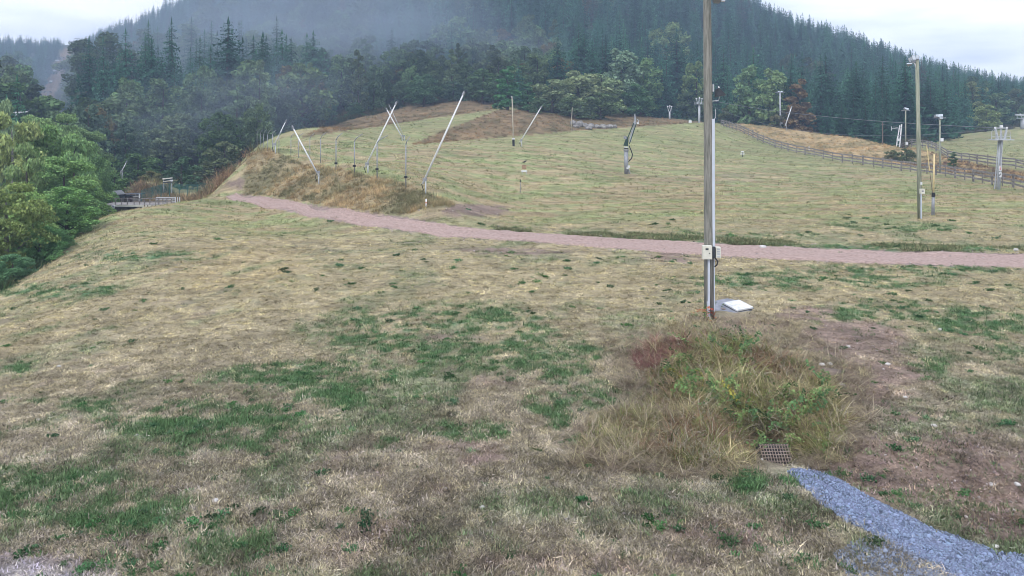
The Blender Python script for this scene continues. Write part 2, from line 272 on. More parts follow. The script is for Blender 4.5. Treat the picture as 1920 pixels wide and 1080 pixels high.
def regions(X, Y, Z):
    """albedo of turf / soil for points on the ground, plus masks"""
    px, py = proj(X, Y, Z); r = np.hypot(X, Y); fr = Y > 3
    nA = fbm(X * .55, Y * .55, 21, 4); nB = fbm(X * 2.6, Y * 2.6, 31, 3); nC = fbm(X * .12, Y * .12, 41, 3)
    # mowing streaks: along the contour on the meadow, diagonal on the left slope
    u = X * .25 + Y * .05; v = Y * 1.0 - X * .12
    st = fbm(u * .6, v * 1.1, 51, 4)
    u2 = (X + Y) * .12; v2 = (X * .9 - Y * .45) * .8; st2 = fbm(u2, v2, 61, 4)
    far = sstep(40, 60, Y); left = sstep(-6, -16, X) * (1 - far)
    s = st * far + (1 - far) * (st2 * (.35 + .5 * left) + nA * (.65 - .5 * left))
    g = np.zeros_like(X)
    for cx, cy, rx, ry, k in GREENS: g = np.maximum(g, k * blob(px, py, cx, cy, rx, ry))
    g = g * fr
    gm = np.clip((g * .42 + (fbm(X * 1.3, Y * 1.3, 71, 3) - .5) * 1.9 + (fbm(X * 5.5, Y * 5.5, 75, 3) - .5) * 2.6 * (1 - far) - .05) * 1.4, 0, .9) * np.clip(g * 2.0, 0, 1)
    base_g = sstep(.50, .68, s * .6 + nB * .2 + nC * .25 + .02 * far)
    gm = np.clip(gm + base_g * (.45 + .15 * far), 0, 1)
    d = np.zeros_like(X)
    for cx, cy, rx, ry, k in DIRTS: d = np.maximum(d, k * blob(px, py, cx, cy, rx, ry))
    d = d * fr; dm = np.clip((d * .8 + (nB - .5) * 1.5 + (nA - .5) * 1.2) * 1.5, 0, 1) * np.clip(d * 2, 0, 1)
    dm = np.clip(dm + sstep(.60, .75, nA * .6 + nB * .4) * .5 * (1 - far), 0, 1)
    bm_ = (.72 + .56 * fbm(X * .8, Y * 1.1, 611, 4))[:, None]
    def C(*c): return np.array(c)[None, :]
    m1 = (fbm(X * 1.3, Y * 1.3, 81, 3))[:, None]; m2 = nC[:, None]
    straw = C(.27, .232, .145) * (1 - m1) + C(.39, .335, .22) * m1
    nearw = (1 - sstep(12, 34, Y))[:, None]
    straw = straw * (1 - nearw * .5) + C(.245, .222, .192) * (.6 + .75 * m1) * nearw * .5
    tan = C(.33, .26, .15)
    bl = np.zeros_like(X)
    for cx, cy, rx, ry, k in BLOTCH: bl = np.maximum(bl, k * blob(px, py, cx, cy, rx, ry))
    bl = np.maximum(bl * fr, left * .25 * sstep(.45, .6, nC))
    c = straw * (1 - bl[:, None] * .8) + tan * bl[:, None] * .8
    gfar = C(.20, .225, .115); gnear = C(.085, .165, .08)
    gc = gnear * (1 - far[:, None]) + gfar * far[:, None]
    c = c * (1 - gm[:, None]) + gc * gm[:, None]
    sb = sstep(.42, .58, fbm(u * 1.5 + 40, v * .9, 57, 4))[:, None]
    c = c * (1 - far[:, None] * .62) + (C(.37, .29, .175) * sb + C(.235, .275, .12) * (1 - sb)) * far[:, None] * .62
    c = c * (1 + far[:, None] * (st[:, None] - .5) * .9)
    c = c * (1 - dm[:, None]) + (C(.215, .163, .135) * (.65 + .8 * m1)) * dm[:, None]
    hi = sstep(88, 125, Y)[:, None]; c = c * (1 - hi * .55) + C(.225, .24, .11) * (.7 + .6 * st[:, None]) * hi * .55
    # furrow line just above the track
    bank = inpoly(px, py, BANK) & fr; brown = (inpoly(px, py, BROWN) | inpoly(px, py, BROWN2)) & fr & (Y > 100); ridge = inpoly(px, py, RIDGE) & fr & (Y > 60)
    br = (bank | brown | ridge).astype(float)[:, None]
    hay = C(.31, .255, .155) * (.55 + .9 * fbm(X * .8, Y * .8, 91, 4)[:, None])
    hay = hay * (1 - .5 * sstep(.5, .65, nA)[:, None]) + C(.12, .13, .07) * .5 * sstep(.5, .65, nA)[:, None]
    hay = np.where(brown[:, None], hay * C(.66, .58, .55), hay); hay = np.where(ridge[:, None], hay * C(1.2, 1.1, 1.0), hay)
    c = c * (1 - br) + hay * br
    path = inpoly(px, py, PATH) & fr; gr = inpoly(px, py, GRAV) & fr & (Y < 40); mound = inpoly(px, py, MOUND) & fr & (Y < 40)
    cn = blob(px, py, 20, 1085, 190, 42) * fr; cn = np.clip(cn * (.4 + 1.2 * nB), 0, 1)[:, None]; c = c * (1 - cn) + C(.37, .34, .34) * cn
    c[path] = C(.28, .215, .195); c[gr] = C(.19, .20, .24)
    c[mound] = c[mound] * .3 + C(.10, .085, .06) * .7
    c = c * (bm_ * (1 - far[:, None]) + far[:, None])
    # woodland floor on the hill and in the gully
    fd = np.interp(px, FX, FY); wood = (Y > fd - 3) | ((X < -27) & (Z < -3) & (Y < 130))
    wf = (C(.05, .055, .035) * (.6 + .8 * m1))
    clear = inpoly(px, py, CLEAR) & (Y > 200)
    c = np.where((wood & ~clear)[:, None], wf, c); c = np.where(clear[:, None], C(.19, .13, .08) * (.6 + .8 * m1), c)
    return c, dict(px=px, py=py, green=gm, dirt=dm, path=path, gravel=gr, bank=bank, brown=brown, ridge=ridge, mound=mound, wood=wood, far=far, clear=clear, left=left)
FX = [-600, 0, 200, 250, 330, 440, 500, 600, 750, 900, 1000, 1200, 1300, 1370, 1440, 1500, 1600, 1690, 1760, 1850, 1920, 2600]
FY = [110, 112, 118, 125, 128, 112, 125, 166, 186, 184, 172, 184, 196, 186, 173, 165, 153, 143, 166, 196, 212, 220]
CLEAR = [(118, 92), (151, 89), (147, 102), (124, 130), (110, 160), (92, 200), (78, 225), (38, 225), (66, 190), (92, 140), (108, 105)]

# ------------------------------------------------------------------ ground mesh
th = np.concatenate([np.arange(-180, -38, 3.0), np.arange(-38, -33.5, .5), np.arange(-33.5, 33.6, .115), np.arange(34, 38, .5), np.arange(38, 180, 3.0)])
th = np.radians(th)
rr = np.concatenate([[.6, 2, 4, 6, 7.5], np.exp(np.arange(math.log(8.6), math.log(195), .0092)), np.exp(np.arange(math.log(195), math.log(1300), .024)), [1700, 2500, 4000]])
TH, RR = np.meshgrid(th, rr); GX = (RR * np.sin(TH)).ravel(); GY = (RR * np.cos(TH)).ravel()
GZ = ground(GX, GY); far_ = GX ** 2 + GY ** 2 > 1400 ** 2; GZ[far_] = -20
nr, nth = len(rr), len(th)
I = np.arange(nr * nth).reshape(nr, nth); J = np.roll(I, -1, axis=1)
Fq = np.stack([I[:-1], J[:-1], J[1:], I[1:]], -1).reshape(-1, 4)[:, ::-1]
m = bpy.data.materials.new('meadow_turf'); m.use_nodes = True; t = m.node_tree; n_ = t.nodes; l = t.links; b = n_['Principled BSDF']; b.inputs['Roughness'].default_value = .95; b.inputs['Specular IOR Level'].default_value = .1
a = n_.new('ShaderNodeAttribute'); a.attribute_name = 'col'; tc = n_.new('ShaderNodeTexCoord')
def nz(scale, st, det=5, ro=.65):
    mp = n_.new('ShaderNodeMapping'); mp.inputs['Scale'].default_value = st; q = n_.new('ShaderNodeTexNoise'); q.inputs['Scale'].default_value = scale; q.inputs['Detail'].default_value = det; q.inputs['Roughness'].default_value = ro
    l.new(tc.outputs['Object'], mp.inputs[0]); l.new(mp.outputs[0], q.inputs['Vector']); return q
q1 = nz(9, (1, 1, 1), 6, .75); q2 = nz(1.0, (.22, 1.5, 1), 8, .8); q3 = nz(30, (1, .6, 1), 3, .6)
def rng_(src, lo, hi, a0=.3, a1=.7):
    r_ = n_.new('ShaderNodeMapRange'); r_.inputs[1].default_value = a0; r_.inputs[2].default_value = a1; r_.inputs[3].default_value = lo; r_.inputs[4].default_value = hi; l.new(src, r_.inputs[0]); return r_
m1 = rng_(q1.outputs[0], .55, 1.4); m2 = rng_(q2.outputs[0], .55, 1.38); m3 = rng_(q3.outputs[0], .75, 1.25)
k1 = n_.new('ShaderNodeMath'); k1.operation = 'MULTIPLY'; l.new(m1.outputs[0], k1.inputs[0]); l.new(m2.outputs[0], k1.inputs[1])
k2 = n_.new('ShaderNodeMath'); k2.operation = 'MULTIPLY'; l.new(k1.outputs[0], k2.inputs[0]); l.new(m3.outputs[0], k2.inputs[1])
vm = n_.new('ShaderNodeVectorMath'); vm.operation = 'SCALE'; l.new(a.outputs['Color'], vm.inputs[0]); l.new(k2.outputs[0], vm.inputs['Scale']); l.new(vm.outputs[0], b.inputs['Base Color'])
bm = n_.new('ShaderNodeBump'); bm.inputs['Strength'].default_value = .8; bm.inputs['Distance'].default_value = .06; l.new(q1.outputs[0], bm.inputs['Height']); l.new(bm.outputs[0], b.inputs['Normal'])
M['turf'] = m
gme = npmesh('ground', np.c_[GX, GY, GZ], Fq, m, smooth=True)
gc, GR = regions(GX, GY, GZ)
at_ = gme.attributes.new('col', 'FLOAT_COLOR', 'POINT'); at_.data.foreach_set('color', np.c_[gc, np.ones(len(gc))].astype(np.float32).ravel())
tag(link('ground', gme), 'dry mown grass meadow and hillside running back to the forest', 'ground', kind='structure')

# ------------------------------------------------------------------ track
def interp_line(pl, k):
    pl = np.array(pl, float); d = np.r_[0, np.cumsum(np.hypot(*np.diff(pl, axis=0).T))]; s = np.linspace(0, d[-1], k); return np.c_[np.interp(s, d, pl[:, 0]), np.interp(s, d, pl[:, 1])]
def hitv(pp):
    return np.array([tuple(hit(x, y)) for x, y in pp])
def strip(name, top, bot, na, nb, mt, lift, rag, seed):
    ta = hitv(interp_line(top, 40)); ba = hitv(interp_line(bot, 40))
    s = np.linspace(0, 39, na); i0 = np.clip(s.astype(int), 0, 38); f = (s - i0)[:, None]
    T = ta[i0] * (1 - f) + ta[i0 + 1] * f; B = ba[i0] * (1 - f) + ba[i0 + 1] * f
    q = np.arange(na) * 1.0
    dirn = (T - B)[:, :2]; wd = np.linalg.norm(dirn, axis=1)[:, None]; dirn = dirn / wd
    T[:, :2] += dirn * ((fbm(q * .11, q * 0, seed, 4) - .5)[:, None] * rag * 2); B[:, :2] -= dirn * ((fbm(q * .11, q * 0 + 9, seed + 5, 4) - .5)[:, None] * rag * 2)
    fr = np.linspace(0, 1, nb)[None, :, None]; G = T[:, None, :2] * (1 - fr) + B[:, None, :2] * fr; G = G.reshape(-1, 2)
    e = np.minimum(np.linspace(0, 1, nb), 1 - np.linspace(0, 1, nb)) * nb
    li = np.tile(np.clip(e / 1.5, 0, 1) * (lift + .05) - .05 + 0.0, na)
    Z = ground(G[:, 0], G[:, 1]) + li
    rut = np.tile(-.03 * (np.exp(-((np.linspace(0, 1, nb) - .3) / .08) ** 2) + np.exp(-((np.linspace(0, 1, nb) - .7) / .08) ** 2)), na); Z += rut
    I_ = np.arange(na * nb).reshape(na, nb); fq = np.stack([I_[:-1, :-1], I_[1:, :-1], I_[1:, 1:], I_[:-1, 1:]], -1).reshape(-1, 4)
    return npmesh(name, np.c_[G, Z], fq, mt, smooth=True), np.c_[G, Z]
M['path'] = mat('pinkish_track_gravel', (.225, .155, .135), .95, col2=(.42, .315, .28), scale=7, stretch=(1, 1, 1), bump=.5, d=9)
pm, _ = strip('dirt_track', PT, PB, 420, 22, M['path'], .055, .6, 5)
if pm.polygons[100].normal.z < 0: pm.flip_normals()
tag(link('dirt_track', pm), 'pinkish gravel track crossing the meadow behind the wooden pole', 'track', kind='structure')

# ------------------------------------------------------------------ instancing helper (uncountable stuff only)
def scatter(name, P3, scl, rot, tint, idx, protos, label, cat):
    k = len(P3); me = bpy.data.meshes.new(name); me.vertices.add(k); me.vertices.foreach_set('co', np.asarray(P3, np.float32).ravel())
    def A(nm, ty, arr, key): q = me.attributes.new(nm, ty, 'POINT'); q.data.foreach_set(key, arr.ravel())
    scl = np.asarray(scl, np.float32)
    if scl.ndim == 1: scl = np.repeat(scl[:, None], 3, 1)
    A('scl', 'FLOAT_VECTOR', scl, 'vector'); A('rot', 'FLOAT_VECTOR', np.asarray(rot, np.float32), 'vector')
    A('tint', 'FLOAT_COLOR', np.c_[tint, np.ones(k)].astype(np.float32), 'color'); A('idx', 'INT', np.asarray(idx, np.int32), 'value')
    o = link(name, me); tag(o, label, cat, kind='stuff')
    g = bpy.data.node_groups.new(name + '_nodes', 'GeometryNodeTree')
    g.interface.new_socket('Geometry', in_out='INPUT', socket_type='NodeSocketGeometry'); g.interface.new_socket('Geometry', in_out='OUTPUT', socket_type='NodeSocketGeometry')
    gi = g.nodes.new('NodeGroupInput'); go = g.nodes.new('NodeGroupOutput'); ip = g.nodes.new('GeometryNodeInstanceOnPoints'); jn = g.nodes.new('GeometryNodeJoinGeometry')
    for pr in protos:
        oi = g.nodes.new('GeometryNodeObjectInfo'); oi.inputs['Object'].default_value = pr; oi.inputs['As Instance'].default_value = True; g.links.new(oi.outputs['Geometry'], jn.inputs[0])
    g.links.new(gi.outputs[0], ip.inputs['Points']); g.links.new(jn.outputs[0], ip.inputs['Instance']); ip.inputs['Pick Instance'].default_value = True
    for nm, ty, sk in (('scl', 'FLOAT_VECTOR', 'Scale'), ('rot', 'FLOAT_VECTOR', 'Rotation'), ('idx', 'INT', 'Instance Index')):
        na = g.nodes.new('GeometryNodeInputNamedAttribute'); na.data_type = ty; na.inputs['Name'].default_value = nm; g.links.new(na.outputs[0], ip.inputs[sk])
    g.links.new(ip.outputs[0], go.inputs[0]); md = o.modifiers.new('scatter', 'NODES'); md.node_group = g
    return o
def proto(name, me): return bpy.data.objects.new(name, me)     # never linked to the scene: only instanced

# ------------------------------------------------------------------ plants: prototype meshes
def blades(nb, lmin, lmax, wd, spread, bend, seed, seg=2, base=.03):
    r = np.random.default_rng(seed); V = []; Fc = []
    for i in range(nb):
        a = r.uniform(0, 2 * math.pi); ln = r.uniform(lmin, lmax); tilt = r.uniform(*spread); bd = r.uniform(*bend); b0 = np.array([r.normal(0, base), r.normal(0, base), -.01])
        dr = np.array([math.cos(a), math.sin(a), 0]); sd = np.array([-math.sin(a), math.cos(a), 0]) * wd * r.uniform(.6, 1.2); p = b0; k = len(V); ang = tilt
        for s in range(seg):
            V += [p - sd * (1 - s / seg), p + sd * (1 - s / seg)]; ang += bd / seg
            p = p + (dr * math.sin(ang) + np.array([0, 0, math.cos(ang)])) * ln / seg
        V.append(p)
        for s in range(seg - 1): q = k + 2 * s; Fc += [(q, q + 1, q + 3), (q, q + 3, q + 2)]
        q = k + 2 * (seg - 1); Fc.append((q, q + 1, q + 2))
    return npmesh('blades', V, Fc, M['grass'])
def rosette(nl, ln, wd, seed, up=.5):
    r = np.random.default_rng(seed); V = []; Fc = []
    for i in range(nl):
        a = r.uniform(0, 2 * math.pi); l_ = ln * r.uniform(.5, 1.1); el = r.uniform(.1, up + .5); d_ = np.array([math.cos(a) * math.cos(el), math.sin(a) * math.cos(el), math.sin(el)]); s = np.array([-math.sin(a), math.cos(a), r.uniform(-.3, .3)]) * wd
        b0 = np.array([r.normal(0, ln * .9), r.normal(0, ln * .9), r.uniform(0, ln * .6)]); k = len(V)
        V += [b0, b0 + d_ * l_ * .5 + s + np.array([0, 0, .02]), b0 + d_ * l_ - np.array([0, 0, l_ * .2]), b0 + d_ * l_ * .5 - s + np.array([0, 0, .02])]; Fc += [(k, k + 1, k + 2), (k, k + 2, k + 3)]
    return npmesh('rosette', V, Fc, M['grass'])
def bramble(seed):
    """arching stem carrying toothed leaf groups"""
    r = np.random.default_rng(seed); V = []; Fc = []; p = np.zeros(3); a = r.uniform(0, 6.28); el = 1.3
    for i in range(9):
        d_ = np.array([math.cos(a) * math.cos(el), math.sin(a) * math.cos(el), math.sin(el)]); q = p + d_ * .11; k = len(V)
        s = np.array([-math.sin(a), math.cos(a), 0]) * .006; V += [p - s, p + s, q + s, q - s]; Fc += [(k, k + 1, k + 2), (k, k + 2, k + 3)]
        for j in range(4):
            b_ = r.uniform(0, 6.28); ld = np.array([math.cos(b_), math.sin(b_), r.uniform(-.3, .5)]); ls = np.array([-math.sin(b_), math.cos(b_), r.uniform(-.4, .4)]); l_ = r.uniform(.06, .11); k = len(V); c = q + ld * .03
            V += [c, c + ld * l_ * .5 + ls * l_ * .42, c + ld * l_, c + ld * l_ * .5 - ls * l_ * .42]; Fc += [(k, k + 1, k + 2), (k, k + 2, k + 3)]
        p = q; el -= r.uniform(.12, .32); a += r.uniform(-.3, .3)
    return npmesh('bramble', V, Fc, M['grass'])
P_short = [proto('p_short', blades(22, .04, .11, .009, (.75, 1.5), (-.2, .6), 100 + i, base=.08)) for i in range(5)]
P_green = [proto('p_green', blades(26, .04, .11, .010, (.1, 1.1), (0, .9), 120 + i, base=.07)) for i in range(3)]
P_ros = [proto('p_ros', rosette(60, .075, .014, 140 + i, .9)) for i in range(3)] + [proto('p_ros', blades(60, .06, .16, .010, (.1, 1.1), (.1, 1.0), 150 + i, base=.07)) for i in range(2)]
P_long = [proto('p_long', blades(24, .35, .95, .011, (.1, .9), (.6, 2.2), 160 + i, seg=5, base=.10)) for i in range(4)]
P_flop = [proto('p_flop', blades(22, .3, .8, .010, (.9, 1.45), (-.1, .9), 180 + i, seg=4, base=.14)) for i in range(3)]
P_hay = [proto('p_hay', blades(40, .5, 1.0, .018, (.05, .7), (.1, 1.0), 190 + i, seg=3, base=.25)) for i in range(3)]
P_bram = [proto('p_bram', bramble(200 + i)) for i in range(4)]
def pebble(seed, flat=.6):
    r = np.random.default_rng(seed); ico = MB(); V = []; tt = (1 + 5 ** .5) / 2
    for s in [(-1, tt, 0), (1, tt, 0), (-1, -tt, 0), (1, -tt, 0), (0, -1, tt), (0, 1, tt), (0, -1, -tt), (0, 1, -tt), (tt, 0, -1), (tt, 0, 1), (-tt, 0, -1), (-tt, 0, 1)]:
        v = np.array(s) / 1.9 * r.uniform(.72, 1.15); v[2] *= flat; V.append(v)
    Fc = [(0, 11, 5), (0, 5, 1), (0, 1, 7), (0, 7, 10), (0, 10, 11), (1, 5, 9), (5, 11, 4), (11, 10, 2), (10, 7, 6), (7, 1, 8), (3, 9, 4), (3, 4, 2), (3, 2, 6), (3, 6, 8), (3, 8, 9), (4, 9, 5), (2, 4, 11), (6, 2, 10), (8, 6, 7), (9, 8, 1)]
    return V, Fc
P_peb = [proto('p_peb', npmesh('pebble', *pebble(220 + i), M['grass'])) for i in range(4)]

# turf: sample ground points with a density that falls off with distance
def sample(nn, y0, y1, power=1.0, pxl=-60, pxr=1990):
    u = rng.random(nn); Y = (y0 ** (-power) + u * (y1 ** (-power) - y0 ** (-power))) ** (-1 / power); px = rng.uniform(pxl, pxr, nn); X = (px - 960) / F * Y
    return X, Y
X, Y = sample(190000, 9.5, 165, .7); Z = ground(X, Y); c, g = regions(X, Y, Z)
rd = rng.random(len(X)); nofur = ((g['px'] > 1336) & (g['px'] < 1408) & (g['py'] > 562) & (g['py'] < 596)) | ((g['px'] > 1420) & (g['px'] < 1488) & (g['py'] > 846) & (g['py'] < 890))
keep = ~nofur & ~(g['path'] & (rng.random(len(X)) > .02)) & ~(g['gravel'] & (rng.random(len(X)) > .05)) & ~g['wood'] & (rd > g['dirt'] * .75) & (rd > g['clear'])
big = 1 + sstep(20, 85, Y) * 1.3 + sstep(85, 160, Y) * 1
isg = (g['green'] * (.1 + 1.8 * fbm(X * 5.5, Y * 5.5, 75, 3) ** 1.3) > rng.uniform(.12, 1.1, len(X)))
kk = keep & ~isg
def rots(k, tilt=.15): return np.c_[rng.normal(0, tilt, k), rng.normal(0, tilt, k), rng.uniform(0, 6.28, k)]
vv = fbm(X * 3.1, Y * 3.1, 808, 3); cf = sstep(35, 70, Y); tc_ = c * (1 + (rng.uniform(.4, 1.9, len(X)) * (.35 + 1.35 * vv) - 1) * (1 - .6 * cf))[:, None]; tc_[:, 2] *= rng.uniform(.75, 1.1, len(X)) * (1 + .10 * sstep(30, 14, Y)); tc_ *= (1 - .12 * sstep(20, 11, Y))[:, None]
scatter('dry_grass', np.c_[X, Y, Z][kk], (big * rng.uniform(.6, 1.2, len(X)))[kk], rots(kk.sum()), tc_[kk], rng.integers(0, 5, kk.sum()), P_short, 'short straw coloured mown grass covering the open ground', 'dry grass')
kk = keep & isg; gt = c * 1.0; gt = gt * .35 + np.array([[.105, .18, .075]]) * .65; gt = np.where(g['far'][:, None] > .5, c * .6 + gt * .5, gt) * rng.uniform(.6, 1.5, (len(X), 1))
scatter('green_grass', np.c_[X, Y, Z][kk], (big * rng.uniform(.7, 1.4, len(X)))[kk], rots(kk.sum()), gt[kk], rng.integers(0, 3, kk.sum()), P_green, 'patches of short green grass growing through the dry turf', 'green grass')
# weeds
X, Y = sample(5200, 9.5, 55, .8); Z = ground(X, Y); c, g = regions(X, Y, Z)
cl = fbm(X * .5, Y * .5, 300, 3); keep = ~g['path'] & ~g['gravel'] & ~g['wood'] & (rng.random(len(X)) < .08 + .9 * sstep(.45, .75, g['green']) + .5 * sstep(.58, .7, cl)) & ((X > -8) | (rng.random(len(X)) < .35))
k = keep.sum(); gt = np.array([[.09, .18, .08]]) * rng.uniform(.6, 1.5, (k, 1)) * rng.uniform(.85, 1.15, (k, 3))
scatter('weeds', np.c_[X, Y, Z][keep], rng.uniform(.3, 1.1, k) * (1 + sstep(20, 45, Y[keep]) * .6), rots(k), gt, rng.integers(0, 5, k), P_ros, 'low leafy green weeds dotted over the foreground grass', 'weeds')
# tall grass and brambles on the mound
def in_poly_pts(poly, nn, ymax=40, extra=None):
    xs = [p[0] for p in poly]; ys = [p[1] for p in poly]; o = []
    px = rng.uniform(min(xs), max(xs), nn); py = rng.uniform(min(ys), max(ys), nn); ok = inpoly(px, py, poly); px = px[ok]; py = py[ok]
    Y = CAMH / (py - HOR) * F if ymax < 60 else None
    for _ in range(6):
        X = (px - 960) / F * Y; Z = ground(X, Y); Y = (CAMH - Z) / (py - HOR) * F
    return X, Y, Z
X, Y, Z = in_poly_pts(MOUND, 3000); px, py = proj(X, Y, Z); ok = ~((px > 1405) & (px < 1500) & (py > 832)); X, Y, Z, px, py = X[ok], Y[ok], Z[ok], px[ok], py[ok]; k = len(X)
pal = np.array([[.52, .46, .27], [.30, .27, .13], [.24, .27, .09], [.33, .22, .14], [.14, .16, .06], [.46, .42, .33], [.26, .17, .11]])
zz = fbm(X * 1.2, Y * 1.2, 343, 3); ti = pal[np.clip((zz * 13 - 3 + rng.normal(0, 1.6, k)).astype(int), 0, 6)] * rng.uniform(.65, 1.35, (k, 1)); lean = np.where(px < 1420, 1, 0)
rt = rots(k, .3)
scatter('tall_grass', np.c_[X, Y, Z], rng.uniform(.4, 1.0, k) * np.where(py < 640, .6, 1) * np.where(px < 1260, .62, .9), rt, ti, rng.integers(0, 4, k), P_long, 'tangled tall dry and olive grass over the mound below the pole', 'tall grass')
X, Y, Z = in_poly_pts([(1130, 640), (1300, 600), (1480, 600), (1620, 690), (1640, 800), (1560, 880), (1300, 900), (1080, 880), (1070, 820), (1180, 740)], 2600); px, py = proj(X, Y, Z); ok = ~((px > 1405) & (px < 1500) & (py > 832)); X, Y, Z, px, py = X[ok], Y[ok], Z[ok], px[ok], py[ok]; k = len(X)
ti = np.array([[.34, .29, .22], [.26, .21, .16], [.38, .33, .2]])[rng.integers(0, 3, k)] * rng.uniform(.7, 1.2, (k, 1))
scatter('flattened_grass', np.c_[X, Y, Z + .03], rng.uniform(.4, .9, k), rots(k, .15), ti, rng.integers(0, 3, k), P_flop, 'pale flattened dead grass around the edge of the weedy mound', 'dead grass')
X, Y, Z = in_poly_pts([(1290, 640), (1400, 660), (1470, 700), (1560, 740), (1560, 850), (1440, 860), (1400, 840), (1330, 760), (1230, 740), (1250, 660)], 900); k = len(X)
cl = fbm(X * 1.7, Y * 1.7, 333, 3); ok = (cl > .50) & (rng.random(k) < .5)
ti = np.array([[.13, .21, .08], [.19, .26, .10], [.09, .16, .07]])[rng.integers(0, 3, k)] * rng.uniform(.7, 1.4, (k, 1)); yl = rng.random(k) < .02; ti[yl] = (.36, .33, .08)
scatter('bramble', np.c_[X, Y, Z + .12][ok], rng.uniform(.4, .8, k)[ok], rots(k, .5)[ok], ti[ok], rng.integers(0, 4, k)[ok], P_bram, 'green bramble shoots with broad leaves on the mound above the grate', 'bramble')
X, Y, Z = in_poly_pts([(1185, 672), (1225, 640), (1290, 640), (1300, 662), (1240, 692), (1200, 698)], 330); k = len(X)
scatter('red_weeds', np.c_[X, Y, Z + .06], rng.uniform(.3, .6, k), rots(k, .4), np.array([[.24, .12, .11]]) * rng.uniform(.6, 1.5, (k, 1)), rng.integers(0, 3, k), P_flop, 'patch of reddish withered weeds left of the pole base', 'red weeds')
# hay-coloured rough growth: track bank, far slope, ridge behind the fence
X, Y = sample(46000, 52, 185, .4, 440, 1990); Z = ground(X, Y); c, g = regions(X, Y, Z); keep = g['bank'] | (g['brown'] & (rng.random(len(X)) < .6)) | g['ridge']
X, Y, Z, c = X[keep], Y[keep], Z[keep], c[keep]; k = len(X); px = g['px'][keep]; py = g['py'][keep]
ti = 1.3 * c * np.array([[1.12, 1.03, .95]]) * rng.uniform(.75, 1.5, (k, 1)); gb = fbm(X * .5, Y * .5, 401, 4) + rng.normal(0, .06, k) > .57; ti[gb] = np.array([.21, .20, .11]) * rng.uniform(.7, 1.5, (gb.sum(), 1))
dk = (px > 1690) & (py > 285) & (rng.random(k) < .6); ti[dk] = np.array([.14, .085, .07]) * rng.uniform(.6, 1.5, (dk.sum(), 1))
scatter('rough_grass', np.c_[X, Y, Z], rng.uniform(.3, .8, k) * np.where(g['bank'][keep], .75, .75), rots(k, .2), ti, rng.integers(0, 3, k), P_hay, 'rough rusty and hay coloured growth on the banks and ridges', 'rough grass')

# gravel runnel + loose stones
X, Y, Z = in_poly_pts(GRAV, 90000); k = len(X)
gp = [p for p in GRAV]
bb = np.array(GRAV, float)
gx = rng.uniform(0, 1, 1)
gravel_mat = mat('blue_grey_gravel', (.09, .11, .175), .9, col2=(.20, .235, .36), scale=55, bump=.5, d=3)
Lg = [(1476, 886), (1530, 935), (1580, 972), (1640, 1004), (1690, 1030), (1745, 1060), (1810, 1110), (1900, 1180)]; Rg = [(1522, 879), (1580, 903), (1630, 933), (1700, 968), (1750, 993), (1830, 1020), (1880, 1040), (2050, 1052), (2200, 1120)]
gm_, _ = strip('gravel_strip', Rg, Lg, 200, 26, gravel_mat, .03, .15, 11)
if gm_.polygons[100].normal.z < 0: gm_.flip_normals()
tag(link('gravel_strip', gm_), 'strip of blue grey gravel leading from the grate to the lower right', 'gravel path', kind='structure')
pc = np.array([[.19, .225, .33]]) * rng.uniform(.5, 1.7, (k, 1)) * rng.uniform(.95, 1.05, (k, 3))
X2, Y2, Z2 = in_poly_pts([(1560, 1040), (1640, 1000), (1700, 1030), (1800, 1100), (1600, 1100)], 7000); k2 = len(X2)
X = np.r_[X, X2]; Y = np.r_[Y, Y2]; Z = np.r_[Z, Z2]; pc = np.r_[pc, np.array([[.2, .225, .3]]) * rng.uniform(.5, 1.6, (k2, 1))]; k = len(X)
scatter('gravel', np.c_[X, Y, Z + .02], rng.uniform(.010, .022, k) * (1 + 1.2 * (rng.random(k) < .03)), rng.uniform(0, 6.28, (k, 3)), pc, rng.integers(0, 4, k), P_peb, 'loose blue grey gravel stones at the lower right', 'gravel')
# small stones in soil and along the track
SX, SY = sample(22000, 9.5, 60, .8); SZ = ground(SX, SY); c, g = regions(SX, SY, SZ)
nearpath = np.zeros(len(SX), bool)
for dy in (-7, -4, 4, 8): nearpath |= inpoly(g['px'], g['py'] + dy, PATH)
keep = (rng.random(len(SX)) < (g['dirt'] > .6) * .3 + .9 * nearpath * (SX > -15) * (~g['path']) + .3 * g['path'] + .01) & ~g['wood'] & ~g['gravel']
k = keep.sum(); pc = np.array([[.33, .295, .28]]) * rng.uniform(.4, 1.5, (k, 1)); sc = rng.uniform(.008, .035, k) ** 1.0 * (1 + sstep(25, 45, SY[keep]) * 1.2)
scatter('loose_stones', np.c_[SX, SY, SZ + .01][keep], sc, rng.uniform(0, 6.28, (k, 3)), pc, rng.integers(0, 4, k), P_peb, 'small pinkish and pale stones in bare soil and along the track', 'loose stones')
P_PB = None

